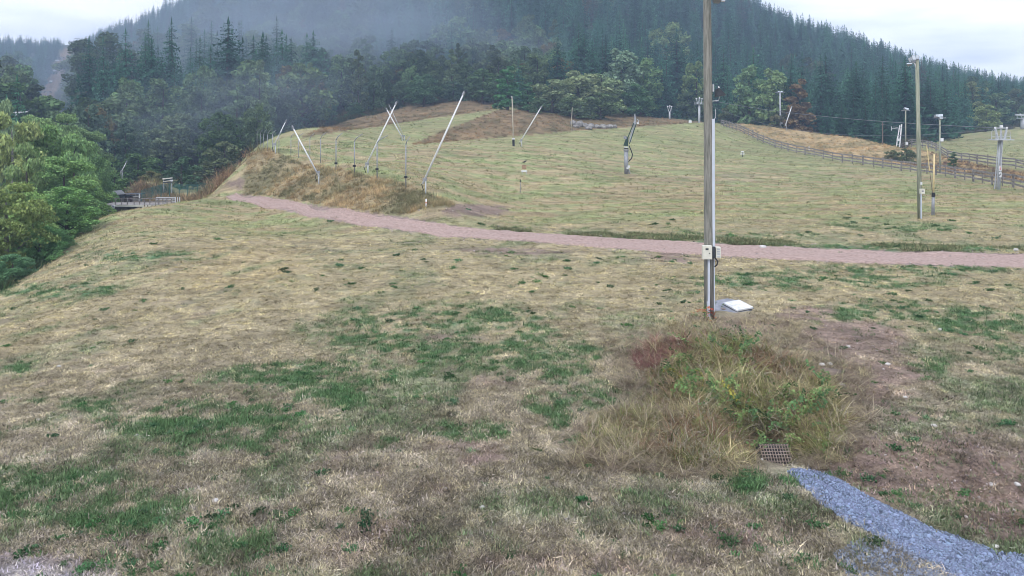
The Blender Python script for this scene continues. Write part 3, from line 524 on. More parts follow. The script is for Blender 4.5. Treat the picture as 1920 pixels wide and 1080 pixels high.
# ------------------------------------------------------------------ trees
def spruce(seed, H=16.0, W=2.9, layers=30, bare=.06, ragged=.25):
    layers = int(layers * 1.45)
    r = np.random.default_rng(seed); V = []; Fc = []
    for i in range(layers):
        f = i / (layers - 1); z = H * (bare + (1 - bare) * f ** .92) + r.normal(0, .12); Rl = W * (1 - f) ** .72 * r.uniform(1 - ragged, 1 + ragged * .6) + .16; nb = int(6 + 4 * (1 - f)); a0 = r.uniform(0, 6.28)
        for j in range(nb):
            a = a0 + 2 * math.pi * j / nb + r.normal(0, .18); ln = Rl * r.uniform(.7, 1.12); droop = r.uniform(.25, .75) ; ns_ = 4; d = np.array([math.cos(a), math.sin(a), 0]); s = np.array([-math.sin(a), math.cos(a), 0])
            zj = r.normal(0, .3) * (1 - f * .7)
            for q in range(ns_):
                t0 = q / ns_; t1 = (q + 1) / ns_
                p0 = d * ln * t0 + np.array([0, 0, zj + z - ln * droop * t0 + ln * .2 * t0 * t0]); p1 = d * ln * t1 + np.array([0, 0, zj + z - ln * droop * t1 + ln * .2 * t1 * t1])
                wv = ln * (.30 * (1 - t0 * .7)) * r.uniform(.6, 1.3); dz = np.array([0, 0, -wv * r.uniform(.25, .8)])
                for sg in (-1, 1):
                    k = len(V); V += [p0, p1, (p0 + p1) / 2 + s * sg * wv + d * wv * .5 + dz]; Fc.append((k, k + 1, k + 2))
            k = len(V); V += [p1 - d * .15 * ln, p1 + d * .12 * ln + np.array([0, 0, .1 * ln]), p1 - np.array([0, 0, .22 * ln])]; Fc.append((k, k + 1, k + 2))
    for j in range(5):
        a = 1.26 * j; k = len(V); V += [np.array([math.cos(a) * .16, math.sin(a) * .16, H * .955]), np.array([math.cos(a + 1) * .16, math.sin(a + 1) * .16, H * .965]), np.array([0, 0, H * 1.03])]; Fc.append((k, k + 1, k + 2))
    return np.array(V), np.array(Fc)
def broad(seed, H=10., W=4., nleaf=6000, ls=.2, lobes=12, low=.2, shape='round', droop=0.):
    r = np.random.default_rng(seed); C_ = []; 
    for i in range(lobes):
        f = (i + .5) / lobes; z = H * (low + (1 - low) * f); 
        if shape == 'cone': rad = W * (1 - f) ** .8 * .75 + .15 * W
        elif shape == 'bush': rad = W * (1 - f * f) ** .5 * .8
        else: rad = W * math.sin(math.pi * (.12 + .8 * f)) ** .7 * .72
        a = i * 2.4 + r.uniform(-.5, .5); C_.append((math.cos(a) * rad * .75, math.sin(a) * rad * .75, z, max(rad, .3 * W) * r.uniform(.42, .72)))
    C_.append((0, 0, H * (low + .45 * (1 - low)), W * .5)); C_ = np.array(C_)
    nsub = 150; sub = []
    for i in range(nsub):      # smaller leaf clumps riding on the lobes
        c = C_[r.integers(len(C_))]; v = r.normal(size=3); v /= np.linalg.norm(v); v[2] = abs(v[2]) * .9 - .25 if r.random() < .8 else v[2]
        sub.append((c[0] + v[0] * c[3] * r.uniform(.7, 1.05), c[1] + v[1] * c[3] * r.uniform(.7, 1.05), min(max(c[2] + v[2] * c[3] * .95, H * low * .4), H * .99), W * r.uniform(.07, .17)))
    sub = np.array(sub); wch = sub[:, 3] ** 2; wch /= wch.sum()
    n1 = int(nleaf * .78); pick = r.choice(nsub, n1, p=wch); v = r.normal(size=(n1, 3)); v /= np.linalg.norm(v, axis=1)[:, None]; rad = r.uniform(.3, 1.1, n1) ** .5
    p = sub[pick, :3] + v * (sub[pick, 3] * rad)[:, None] * np.array([1, 1, .95])
    n2 = nleaf - n1; pick = r.integers(0, len(C_), n2); v2 = r.normal(size=(n2, 3)); v2 /= np.linalg.norm(v2, axis=1)[:, None]
    p2 = C_[pick, :3] + v2 * (C_[pick, 3] * r.uniform(.5, 1.0, n2))[:, None]
    p = np.r_[p, p2]; v = np.r_[v, v2]
    if droop: hd = np.hypot(p[:, 0], p[:, 1]); p[:, 2] -= droop * hd ** 1.3 * r.uniform(.3, 1, len(p)); 
    p[:, 2] = np.maximum(p[:, 2], .1)
    k = len(p); nrm = v + r.normal(0, .9, (k, 3)) + np.array([0, 0, .25]); nrm /= np.linalg.norm(nrm, axis=1)[:, None]
    t1 = np.cross(nrm, r.normal(size=(k, 3))); t1 /= np.linalg.norm(t1, axis=1)[:, None]; t2 = np.cross(nrm, t1); s = (ls * r.uniform(.5, 1.25, k))[:, None]
    if droop: t1 = t1 * .6 + np.array([0, 0, -.8]); 
    V = np.stack([p - t1 * s, p + t2 * s * .55, p + t1 * s, p - t2 * s * .55], 1).reshape(-1, 3); b = np.arange(k)[:, None] * 4
    Fc = np.r_[np.c_[b, b + 1, b + 2], np.c_[b, b + 2, b + 3]]
    return V, Fc, C_
def trunk_mesh(H, r0, C_=None, bark='bark', limbs=6):
    mb = MB(); mb.tube([(0, 0, -.8), (0, 0, H * .3), (.1, .05, H * .65), (0, 0, H * .93)], [r0 * 1.15, r0 * .85, r0 * .5, r0 * .12], 7, cap=False)
    if C_ is not None:
        for c in C_[:limbs]: mb.tube([(0, 0, max(.3, c[2] * .55)), (c[0] * .5, c[1] * .5, c[2] * .8), (c[0] * .85, c[1] * .85, c[2])], [r0 * .45, r0 * .3, r0 * .1], 5, cap=False)
    return mb.mesh('trunk', M[bark], True)
SP = []
for i in range(6):
    H = 16; V, Fc = spruce(500 + i, H, [2.6, 3.1, 2.3, 2.9, 3.4, 2.0][i], [30, 28, 34, 26, 30, 28][i], .03, [.2, .3, .25, .35, .3, .4][i])
    SP.append((npmesh('spruce_crown', V, Fc, M['needle']), trunk_mesh(H, .2), float(V[:, 2].max()), V, Fc))
BR = []
for i, (H, Wd, nl, ls, lo, low, sh, dr) in enumerate([(12, 4.2, 5200, .30, 12, .12, 'round', 0), (11, 3.2, 4600, .30, 11, .1, 'round', 0), (9, 3.6, 4400, .28, 10, .02, 'bush', 0), (13, 2.8, 4600, .30, 13, .06, 'cone', 0), (8, 3.6, 4200, .26, 9, .0, 'bush', .0)]):
    V, Fc, C_ = broad(600 + i, H, Wd, nl, ls, lo, low, sh, dr); BR.append((npmesh('broad_crown', V, Fc, M['leaf']), trunk_mesh(H, .22, C_), float(V[:, 2].max()), V, Fc))
NB = []  # near valley trees, finer leaves
for i, (H, Wd, nl, ls, lo, low, sh, dr, bk) in enumerate([(14, 3.7, 24000, .155, 15, .1, 'round', .10, 'birch'), (13, 4.2, 26000, .15, 16, .05, 'round', .0, 'bark'), (12, 3.4, 20000, .15, 14, .05, 'cone', .05, 'bark'), (9, 3.9, 20000, .14, 12, .0, 'bush', 0, 'bark')]):
    V, Fc, C_ = broad(700 + i, H, Wd, nl, ls, lo, low, sh, dr); NB.append((npmesh('leafy_crown', V, Fc, M['leaf']), trunk_mesh(H, .24, C_, bk, 8), H))
def plant_tree(name, src, loc, h, wmul, tint, label, group=None, cat='tree', rz=None):
    o = empty(name, loc, label, cat, group, rng.uniform(0, 6.28) if rz is None else rz); s = h / src[2]; o.scale = (s * wmul, s * wmul, s)
    c = link('crown', src[0], o); c['tint'] = [float(x) for x in tint]; tkn = link('trunk', src[1], o); return o
def tree_px(name, kind, px, ptop, Y, wpx, tint, label, group=None, zbase=None, cat='tree'):
    src = kind; X = (px - 960) / F * Y; zb = g1(X, Y) if zbase is None else zbase; zt = CAMH - (ptop - HOR) / F * Y; h = max(zt - zb, 1.5)
    V = np.empty(len(src[0].vertices) * 3, np.float32); src[0].vertices.foreach_get('co', V); V = V.reshape(-1, 3); w0 = np.percentile(np.abs(V[:, 0]), 97) * 2; hh = V[:, 2].max()
    wm = (wpx / F * Y) / (w0 * h / hh); return plant_tree(name, (src[0], src[1], hh), (X, Y, zb - .1), h, float(np.clip(wm, .45, 1.9)), [x * (1.0 if 'spruce' in name else 2.7 * (1.06, 1.02, .84)[j] if 'valley' in name else 1.75) for j, x in enumerate(tint)], label, group, cat)
G0 = (.075, .125, .055); GY_ = (.16, .165, .06); GD = (.045, .085, .045); GP = (.12, .165, .085); GB = (.06, .10, .065)
left_trees = [
 (NB[1], 158, 262, 86, 80, (.075, .125, .055), 'fresh green tree above the far end of the footbridge trees'),
 (NB[0], 105, 208, 96, 110, (.08, .125, .06), 'tall tree rising in the middle of the left valley'),
 (NB[1], 62, 212, 98, 110, (.085, .13, .065), 'tall rounded tree right of the pale conical tree'),
 (NB[0], 168, 345, 72, 50, (.07, .12, .05), 'small tree crowding the left end of the footbridge'),
 (NB[1], 158, 238, 100, 90, (.075, .115, .06), 'tall hazy tree behind the fresh green valley trees'),
 (NB[1], 120, 290, 62, 120, (.08, .135, .06), 'big bright green tree in the centre of the valley group'), # kind, px, top, depth, width px, tint, label
 (NB[0], 22, 205, 66, 150, (.125, .155, .075), 'tall olive green birch at the far left edge of the valley trees'),
 (NB[0], 12, 338, 46, 150, (.085, .115, .048), 'yellowing birch lowest at the far left beside the grass slope'),
 (NB[1], 88, 228, 70, 130, G0, 'broad mid green tree right of the tall olive birch'),
 (NB[2], 140, 248, 68, 110, (.085, .14, .07), 'pointed fresh green tree in the middle of the left valley trees'),
 (NB[1], 125, 345, 54, 140, (.07, .13, .055), 'large rounded green tree above the left grass slope'),
 (NB[3], 75, 420, 47, 140, (.06, .12, .055), 'dense bushy tree low down between the yellowing birch and the slope'),
 (NB[3], 140, 425, 56, 70, (.045, .09, .045), 'small dark green tree touching the grass slope below the bridge'),
 (NB[1], 163, 325, 66, 84, (.08, .13, .055), 'green tree directly left of the footbridge'),
 (NB[2], 50, 262, 60, 100, (.10, .145, .075), 'narrow pale green tree behind the yellowing birch'),
 (NB[3], 25, 470, 41, 110, (.05, .10, .06), 'dark shrub at the foot of the left grass slope by the picture edge'),
 (NB[3], 112, 468, 49, 70, (.055, .11, .05), 'low dark shrub at the slope edge under the large rounded tree'),
 (NB[1], 186, 285, 84, 60, (.06, .105, .05), 'shaded tree behind the tree left of the footbridge'),
 (NB[3], 60, 350, 52, 90, (.09, .145, .06), 'light green bushy tree right of the yellowing birch'),
 (NB[2], 5, 180, 82, 80, (.10, .14, .09), 'pale conical tree rising highest at the left picture edge'),
 (NB[3], 145, 300, 74, 90, (.07, .12, .06), 'rounded green tree behind the pointed fresh green tree'),
]
for kd, px, tp, Y, wp, ti, lb in left_trees: tree_px('valley_tree', kd, px, tp, Y, wp, ti, lb, 'broadleaf trees in the left valley')
mid = [
 (BR[1], 165, 192, 118, 70, (.07, .11, .07), 'bluish green tree rising behind the left valley trees'),
 (BR[0], 115, 205, 112, 80, (.08, .12, .065), 'grey green tree behind the pointed valley tree'),
 (BR[3], 235, 225, 120, 60, (.05, .085, .05), 'slim dark tree standing behind the footbridge hut'),
 (BR[0], 260, 285, 112, 80, (.06, .105, .04), 'dark green tree above the small hut'),
 (BR[0], 325, 210, 128, 84, (.095, .125, .065), 'round olive tree with a full crown left of the long meadow bank'),
 (BR[0], 378, 216, 134, 90, (.085, .115, .06), 'round tree just right of the round olive tree'),
 (BR[1], 440, 160, 150, 90, (.07, .10, .055), 'tall hazy green tree above the left end of the bank'),
 (BR[2], 420, 262, 112, 90, (.08, .10, .05), 'brownish green bush above the start of the track'),
 (BR[2], 340, 290, 106, 70, (.05, .09, .045), 'dark bush behind the small roofed notice board'),
 (BR[4], 215, 325, 98, 60, (.075, .13, .045), 'small bright bush behind the hut roof'),
 (BR[4], 285, 318, 104, 60, (.11, .115, .05), 'russet green bush between the hut and the notice board'),
 (BR[2], 480, 235, 135, 80, (.05, .085, .045), 'dark bush behind the first bent top posts'),
 (BR[0], 545, 205, 152, 90, (.045, .08, .045), 'dark tree above the white lance at the left bank'),
 (BR[2], 610, 200, 172, 90, (.04, .075, .04), 'dark spreading tree left of the crossed lances'),
 (BR[2], 665, 190, 176, 80, (.05, .09, .045), 'dense green tree at the upper corner of the far meadow'),
 (BR[0], 795, 138, 178, 74, (.07, .125, .065), 'round fresh green tree behind the tall leaning lance'),
 (BR[2], 850, 150, 182, 60, (.05, .085, .05), 'dark round bush right of the round fresh green tree'),
 (BR[1], 905, 128, 176, 56, (.07, .115, .055), 'upright green tree above the crest of the far meadow'),
 (BR[3], 952, 122, 157, 74, (.055, .135, .06), 'bright green cone shaped tree at the meadow crest'),
 (BR[3], 990, 152, 158, 54, (.06, .13, .06), 'smaller conical tree beside the bright green cone shaped tree'),
 (BR[4], 1035, 146, 166, 106, (0.135, 0.169, 0.088), 'pale green bush left in the hedge above the rocks'),
 (BR[4], 1085, 130, 170, 110, (0.162, 0.196, 0.101), 'tallest pale olive bush in the hedge above the rocks'),
 (BR[4], 1128, 136, 174, 92, (0.142, 0.189, 0.095), 'pale bush in the hedge next to the tall light green tree'),
 (BR[4], 1010, 182, 156, 70, (.065, .105, .05), 'low green bush at the foot of the hedge on the left'),
 (BR[4], 1070, 178, 158, 80, (.08, .115, .06), 'low grey green bush in the middle of the hedge'),
 (BR[4], 1125, 172, 160, 70, (.075, .11, .055), 'low bush under the tall light green tree'),
 (BR[1], 1165, 88, 182, 70, (.12, .175, .11), 'tall light green tree towering over the hedge'),
 (BR[0], 1205, 106, 186, 66, (.09, .145, .065), 'second light green tree with a broad crown over the hedge'),
 (BR[2], 1195, 155, 176, 70, (.055, .11, .05), 'dark green bush behind the snow gun mast'),
 (BR[1], 1305, 112, 200, 50, (.11, .155, .06), 'yellow green tree left of the tall wooden pole'),
 (BR[2], 1290, 170, 196, 60, (.055, .085, .04), 'low shaded bush behind the lift tower by the pole'),
 (BR[1], 1405, 118, 176, 60, (.11, .175, .085), 'bright leafy tree just right of the tall wooden pole'),
 (BR[1], 1450, 125, 171, 60, (.13, .185, .085), 'bright green tree between the pole and the rusty tree'),
 (BR[3], 1498, 146, 163, 62, (.125, .09, .048), 'rust coloured autumn tree in front of the spruces'),
 (BR[4], 1470, 205, 166, 60, (.10, .10, .05), 'brownish undergrowth bush below the rusty tree'),
 (BR[4], 1375, 195, 181, 60, (.075, .095, .045), 'shaded bush behind the start of the wooden fence'),
 (BR[1], 1822, 150, 205, 50, (.13, .155, .07), 'yellowish tree on the slope above the right hill'),
 (BR[4], 1848, 195, 190, 56, (.15, .19, .08), 'pale green bush at the edge of the right hill'),
 (BR[1], 1868, 172, 205, 56, (.09, .135, .07), 'soft green tree above the pale bush on the right'),
]
for kd, px, tp, Y, wp, ti, lb in mid: tree_px('broadleaf_tree', kd, px, tp, Y, wp, ti, lb, 'broadleaf trees along the forest edge')
for px, tp, Y, wp, lb in [(1578, 188, 151, 50, 'small dark spruce at the foot of the right forest edge'), (1622, 182, 146, 60, 'broad young spruce beside the small dark spruce'), (1660, 205, 141, 50, 'low young spruce behind the twin lance frame'), (1548, 100, 172, 90, 'tall dark spruce right of the rusty tree'), (1605, 112, 166, 84, 'very tall spruce behind the young spruces'), (1772, 150, 168, 84, 'full green spruce above the floodlight pole with two lamps'), (1700, 135, 158, 80, 'dark spruce behind the tall floodlight pole'), (1240, 110, 196, 80, 'dark spruce above the small far lift tower'), (1268, 60, 215, 80, 'tall dark spruce behind the lift towers'), (1740, 140, 165, 80, 'dark tall spruce right of the tall floodlight pole')]:
    tree_px('spruce_tree', SP[rng.integers(0, 5)], px, tp, Y, wp, (.045, .11, .068), lb, 'spruces at the forest edge')

# forest on the hill: jittered rows
fx = []; 
Yr = 112.0
while Yr < 640:
    stp = 5.0 + Yr * .006; nx = int(1.62 * Yr / stp) + 8; X = (np.arange(nx) - nx / 2) * stp + rng.uniform(-stp * .4, stp * .4, nx) ; X += 0; fx.append(np.c_[X, np.full(nx, Yr) + rng.uniform(-stp * .45, stp * .45, nx)]); Yr += stp * .85
fx = np.concatenate(fx); X, Y = fx[:, 0], fx[:, 1]; Z = ground(X, Y); px, py = proj(X, Y, Z)
fd = np.interp(px, FX, FY); clm = inpoly(px, py, CLEAR)
CL2 = [(116, 84), (153, 82), (150, 100), (128, 130), (112, 165), (96, 205), (62, 215), (52, 208), (66, 186), (92, 138), (106, 105)]
for hh_ in (0., 4., 8., 12., 16.): clm |= inpoly(px, py - F * hh_ / Y, [(122, 40), (152, 40), (152, 99), (122, 99)]) & (Y > 150)
for hh_ in (3., 7., 10., 13., 16.): clm |= inpoly(px, py - F * hh_ / Y, CL2) & (Y > 105)
ok = (Y > fd + 1) & ~clm & (px > -160) & (px < 2080) & (np.hypot(X, Y) > 60)
X, Y, Z, px, py = X[ok], Y[ok], Z[ok], px[ok], py[ok]; k = len(X)
hgt = rng.uniform(11, 21, k) * (.8 + .4 * fbm(X * .02, Y * .02, 701, 2)); ridge_l = sstep(470, 520, Y) * (px < 360); hgt = hgt * (1 - .38 * ridge_l)
front = sstep(30, 0, Y - np.interp(px, FX, FY)); hgt *= 1 - .3 * front * rng.random(k); hgt *= 1 - .12 * (px > 1420) * sstep(210, 170, Y)
dec = (fbm(X * .03 + 3, Y * .03, 711, 3) + .10 * front + .10 * (px < 700) * (Y < 300) - .14 * (px > 1320) - .10 * sstep(260, 360, Y)) > .585; dec &= ~((px > 1470) & (px < 1810) & (Y < 260)) & ~((px > 1320) & (Y > 290)) & ~((px < 420) & (Y > 420))
hgt = np.where(dec, hgt * .72, hgt)
skyl = np.interp(px, [-200, 0, 110, 160, 200, 300, 345, 1370, 1440, 1560, 1700, 1800, 1920, 2200], [75, 66, 74, 70, 48, 8, -120, -60, 6, 40, 92, 122, 146, 165]) + np.abs(rng.normal(0, 9, k)) - 6
hmax = CAMH - (skyl - HOR) / F * Y - Z; hgt = np.where(hgt > hmax, np.maximum(hmax, 3.5), hgt)
kind = np.where(dec, rng.integers(6, 11, k), rng.integers(0, 6, k))
wm = rng.uniform(.75, 1.35, k) * np.where(dec, 1.05, 1.0)
ti = np.where(dec[:, None], np.array([[.105, .16, .075]]), np.array([[.045, .115, .07]])) * rng.uniform(.6, 1.6, (k, 1)) * rng.uniform(.9, 1.1, (k, 3))
dd_ = (rng.random(k) < .012) & ~dec; ti[dd_] = np.array([.085, .085, .06]); yl = (rng.random(k) < .05) & dec; ti[yl] = np.array([.15, .13, .05])
# which trees show most
order = np.argsort(Y); topm = np.full(2300, 2000.0); expo = np.zeros(k)
for i in order:
    tp = HOR + F * (CAMH - Z[i] - hgt[i]) / Y[i]; wp = 2.2 / Y[i] * F; a0 = int(px[i] - wp * .5) + 150; a1 = int(px[i] + wp * .5) + 151
    if a1 <= 0 or a0 >= 2300: continue
    seg = topm[max(a0, 0):a1]
    if px[i] > -10 and px[i] < 1930 and tp < 400: expo[i] = np.clip(np.minimum(seg, py[i]) - np.maximum(tp, 0), 0, None).mean() * wp if py[i] > 0 else 0
    topm[max(a0, 0):a1] = np.minimum(seg, tp + (hgt[i] * .35) / Y[i] * F)
srcs = [(s[0], s[1], s[2]) for s in SP] + [(s[0], s[1], s[2]) for s in BR]
LM = [(60, 'above the far left birches'), (110, 'left of the lift clearing'), (200, 'right of the lift clearing'), (290, 'above the footbridge'), (360, 'above the notice board'), (450, 'above the track end'), (540, 'above the leftmost lance'), (640, 'behind the left net posts'), (720, 'behind the crossed lances'), (800, 'right of the crossed lances'), (880, 'behind the longest lance'), (940, 'above the meadow crest'), (1000, 'above the cone shaped trees'), (1130, 'above the pale hedge'), (1220, 'above the light green tree'), (1300, 'above the lift towers'), (1350, 'beside the tall pole'), (1460, 'above the fence start'), (1540, 'above the rusty tree'), (1640, 'above the young spruces'), (1720, 'left of the floodlight pole'), (1800, 'right of the floodlight pole'), (1870, 'above the pale bush'), (9999, 'above the right hill')]
def zone(px_, Y_, h_, w_):
    a_ = 'forest foot' if Y_ < 205 else 'lower forest' if Y_ < 260 else 'middle slope' if Y_ < 360 else 'upper slope'
    return ('tall ' if h_ > 15.5 else 'short ') + ('broad ' if w_ > 1.05 else 'slim '), a_ + ' ' + next(t for x, t in LM if px_ < x)
solo = np.zeros(k, bool); dupes = {}
for cls, lim in ((~dec, 286), (dec, 150)):
    ii = np.where(cls & (expo > 20))[0]; ii = ii[np.argsort(-expo[ii])][:lim]; solo[ii] = True
    for i in ii:
        sz_, s_ = zone(px[i], Y[i], hgt[i], wm[i]); nm = 'broadleaf tree' if dec[i] else 'spruce'
        col_ = 'yellowing' if yl[i] else ('pale' if ti[i].sum() > .40 else 'green') if dec[i] else ('light green' if ti[i].sum() > .26 else 'dark green')
        lb = f'{sz_}{col_} {nm}, {s_}'
        ot_ = plant_tree('forest_' + ('broadleaf' if dec[i] else 'spruce'), srcs[kind[i]], (X[i], Y[i], Z[i] - .3), float(hgt[i]), float(wm[i]), ti[i], lb, f'{nm}s of the hillside forest'); dupes.setdefault(lb, []).append((px[i], ot_))
ORD = ['first', 'second', 'third', 'fourth', 'fifth', 'sixth', 'seventh', 'eighth', 'ninth', 'tenth', 'eleventh', 'twelfth']
for lb, v_ in dupes.items():
    if 1 < len(v_) <= 12:
        for j, (x_, ot_) in enumerate(sorted(v_, key=lambda q: q[0])): ot_['label'] = lb + f', {ORD[j]} from left'
mset = [M['needle'], M['leaf'], M['bark']]
PF = []
for s in SP + BR:
    PF.append(proto('p_tree', s[0]))
q = ~solo
hs = np.array([s[2] for s in SP + BR])[kind]; sc = hgt / hs
# join order reverses nothing we rely on except which kind is which, so build one scatter per class
for cls, nm, pr, off, lb in ((~dec, 'spruce_forest', PF[:6], 0, 'dense dark spruce forest filling the hillside behind the nearest trees'), (dec, 'broadleaf_forest', PF[6:], 6, 'green broadleaf trees mixed through the hillside forest')):
    z_ = q & cls; kk_ = z_.sum()
    scatter(nm, np.c_[X, Y, Z - .3][z_], np.c_[sc * wm, sc * wm, sc][z_], np.c_[np.zeros((kk_, 2)), rng.uniform(0, 6.28, kk_)], ti[z_], kind[z_] - off, pr, lb, 'forest')
# undergrowth along the forest foot
X, Y = sample(30000, 100, 215, .3, -40, 1980); Z = ground(X, Y); px, py = proj(X, Y, Z); fd = np.interp(px, FX, FY); ok = (Y > fd - 5) & (Y < fd + 10) & ~inpoly(px, py, CLEAR); X, Y, Z = X[ok], Y[ok], Z[ok]; k = len(X)
ti = np.array([[.06, .085, .04], [.12, .10, .05], [.04, .065, .035], [.15, .12, .07]])[rng.integers(0, 4, k)] * rng.uniform(.6, 1.4, (k, 1))
scatter('undergrowth', np.c_[X, Y, Z], rng.uniform(.8, 1.9, k), rots(k, .2), ti, rng.integers(0, 3, k), P_hay, 'scrubby brown and green undergrowth along the foot of the forest', 'undergrowth')
# scrub on the shaded side of the left slope
X = rng.uniform(-44, -22, 9000); Y = rng.uniform(24, 100, 9000); Z = ground(X, Y); ok = (Z < -1.9) & (Z > -7); X, Y, Z = X[ok], Y[ok], Z[ok]; k = len(X)
ti = np.array([[.06, .10, .045], [.10, .11, .05], [.04, .08, .04]])[rng.integers(0, 3, k)] * rng.uniform(.6, 1.4, (k, 1))
scatter('slope_scrub', np.c_[X, Y, Z], rng.uniform(.7, 1.5, k), rots(k, .2), ti, rng.integers(0, 3, k), P_hay, 'rough green scrub where the left slope drops into the valley', 'scrub')

# ------------------------------------------------------------------ tall wooden pole with boxes
def loc0(v): return Vector((0, 0, 0))
b = hit(1330, 598); Y0 = b.y; S = Y0 / F      # metres per pixel at the pole
def rel(px, py, dy=0): return at(px, py, Y0 + dy) - b
pole = empty('wooden_pole', b, 'tall weathered wooden pole with cable boxes rising from the weedy mound', 'pole')
top = rel(1326, -60); mb = MB(); pr_ = [rel(1330, 602), rel(1329.5, 450), rel(1328, 250), rel(1326, 20), top]; pr_[0].z -= .4
mb.tube(pr_, [.160, .152, .136, .122, .116], 20).build('post', M['wood'], pole, True)
# trunking: upper run on the right side, lower run on the front
MB().tube([rel(1338, 223, -.05), rel(1338, 465, -.02)], .001).v
mb = MB(); mb.beam(rel(1336.8, 223, -.07), rel(1337.6, 466, -.07), .085, .115, Vector((0, 1, 0))).build('trunking', M['conduit'], pole)
mb = MB(); mb.beam(rel(1329, 486, -.19), rel(1329, 566, -.19), .05, .10, Vector((0, 1, 0))).beam(rel(1328, 566, -.2), rel(1329, 597, -.2), .07, .12, Vector((0, 1, 0))).build('trunking', M['conduit'], pole)
MB().beam(rel(1339, 486, -.09), rel(1339, 585, -.09), .03, .045, Vector((0, 1, 0))).build('trunking', M['conduit'], pole)
def cbox(parent, c, d, m_, name, lbl=None):
    mb = MB().box(c, d); return mb.build(name, m_, parent, label=lbl)
c1_ = rel(1325.5, 473, -.25); bx = cbox(pole, c1_, (17 * S, .16, 25 * S), M['cream'], 'junction_box', 'cream junction box on the front of the pole')
mb = MB().box(c1_ + Vector((0, -.085, 0)), (15.5 * S, .012, 23 * S)); mb.build('box_lid', M['cream'], bx)
MB().box(c1_ + Vector((-.02, -.095, .11)), (.09, .012, .055)).build('window', M['dark'], bx)
MB().tube([c1_ + Vector((.055, -.105, -.02)), c1_ + Vector((.055, -.09, -.02))], .018, 8).build('lock', M['dark'], bx)
cbox(pole, rel(1337, 473, -.17), (6 * S, .16, 21 * S), M['dark'], 'junction_box', 'dark narrow box between the two pale boxes')
c2_ = rel(1345.5, 473, -.12); b2 = cbox(pole, c2_, (9 * S, .2, 20 * S), M['cream'], 'junction_box', 'pale side box facing right')
for i in range(4): MB().box(c2_ + Vector((0, -.104, (i - 1.5) * .075)), (.09, .012, .045)).build('socket', M['galv'], b2)
MB().tube([rel(1341, 484, -.14), rel(1346, 490, -.2), rel(1344, 497, -.2), rel(1340, 500, -.17)], .022, 8).build('hose', M['black'], pole, True)
MB().tube([rel(1341.5, 204, 0), rel(1342, 220, 0), rel(1339, 224, -.02)], .012, 6).build('aerial', M['galv'], pole)
MB().box(rel(1337, 165, -.02), (.05, .08, .22)).build('bracket', M['galv'], pole)
# floodlights on the pole
def floodlight(loc, d, label, arm, group=None, yaw=0, tilt=-.3, mt='dark'):
    o = empty('floodlight', loc, label, 'floodlight', group); rm = Matrix.Rotation(yaw, 3, 'Z') @ Matrix.Rotation(tilt, 3, 'X'); w_, h_ = d
    v = []; 
    for s_, y_ in ((1, 0), (.62, w_ * .5)):
        for x_, z_ in ((-1, -1), (1, -1), (1, 1), (-1, 1)): v.append(rm @ Vector((x_ * w_ / 2 * s_, y_, z_ * h_ / 2 * s_)))
    MB().poly(v, [(0, 1, 2, 3), (7, 6, 5, 4), (0, 4, 5, 1), (1, 5, 6, 2), (2, 6, 7, 3), (3, 7, 4, 0)]).build('housing', M[mt], o)
    MB().box(rm @ Vector((0, -.012, 0)), (w_ * .88, .012, h_ * .88), rm).build('lens', M['glass'], o)
    if arm is not None: MB().tube([(0, w_ * .3, -h_ * .3), arm], .022, 6).build('arm', M['galv'], o)
    return o
v = at(1352, 173, Y0 - .1); 
o = empty('horn_speaker', v, 'dark grey floodlight on a bracket facing the forest beside the tall wooden pole', 'floodlight'); w_ = .29
MB().poly([(-.13, 0, -.13), (.17, 0, -.09), (-.06, 0, .14), (-.12, .05, .1), (-.15, .22, -.14), (.15, .22, -.1), (-.04, .22, .1), (-.13, .22, .07)], [(0, 1, 2, 3), (7, 6, 5, 4), (0, 4, 5, 1), (1, 5, 6, 2), (2, 6, 7, 3), (3, 7, 4, 0)]).build('housing', M['dark'], o)
MB().tube([(-.02, .1, -.12), (-.05, .1, -.25), (-.24, .1, -.27)], .014, 6).build('arm', M['galv'], o); MB().tube([(-.06, 0, .13), (-.06, .05, .17)], .02, 6).build('knob', M['white'], o)
o.name = 'pole_floodlight'
v = at(1345, -3, Y0 - .1); floodlight(v, (.3, .16), 'floodlight at the top of the frame on the tall wooden pole', (-.2, .1, .05), None, .3, -.9, 'dgalv')
v = at(1356, 0, Y0 - .1); floodlight(v, (.12, .1), 'small white lamp at the top of the frame right of the pole', (-.3, .1, .05), None, -.3, -.5, 'white')
# slab and lid
sb = hit(1372, 580); sl = empty('manhole', sb, 'grey concrete manhole slab beside the foot of the wooden pole', 'manhole'); mb = MB()
rmS = Matrix.Rotation(R(9), 3, 'X'); ol = [(-.66, -.34), (-.12, -.80), (.62, -.20), (.54, .40), (.05, .74), (-.60, .44)]
mb.poly([rmS @ Vector((x, y, -.2)) for x, y in ol] + [rmS @ Vector((x, y, .10)) for x, y in ol], [tuple(range(5, -1, -1)), tuple(range(6, 12))] + [(i, (i + 1) % 6, 6 + (i + 1) % 6, 6 + i) for i in range(6)]).build('slab', M['concrete'], sl)
MB().tube([rmS @ Vector((-.34, -.2, .10)), rmS @ Vector((-.34, -.2, .115))], .08, 14).build('lifting_eye', M['rust'], sl)
o = empty('square_lid', sb + rmS @ Vector((.2, -.02, .145)), 'white square lid lying on the concrete manhole slab', 'lid'); rl = rmS @ Matrix.Rotation(.42, 3, 'Z'); MB().box((0, 0, 0), (.66, .72, .05), rl).build('plate', M['lid'], o); MB().box(rl @ Vector((0, 0, -.032)), (.7, .76, .012), rl).build('contact_shade', M['dark'], o)  # dark plate under the lid stands in for its contact shadow
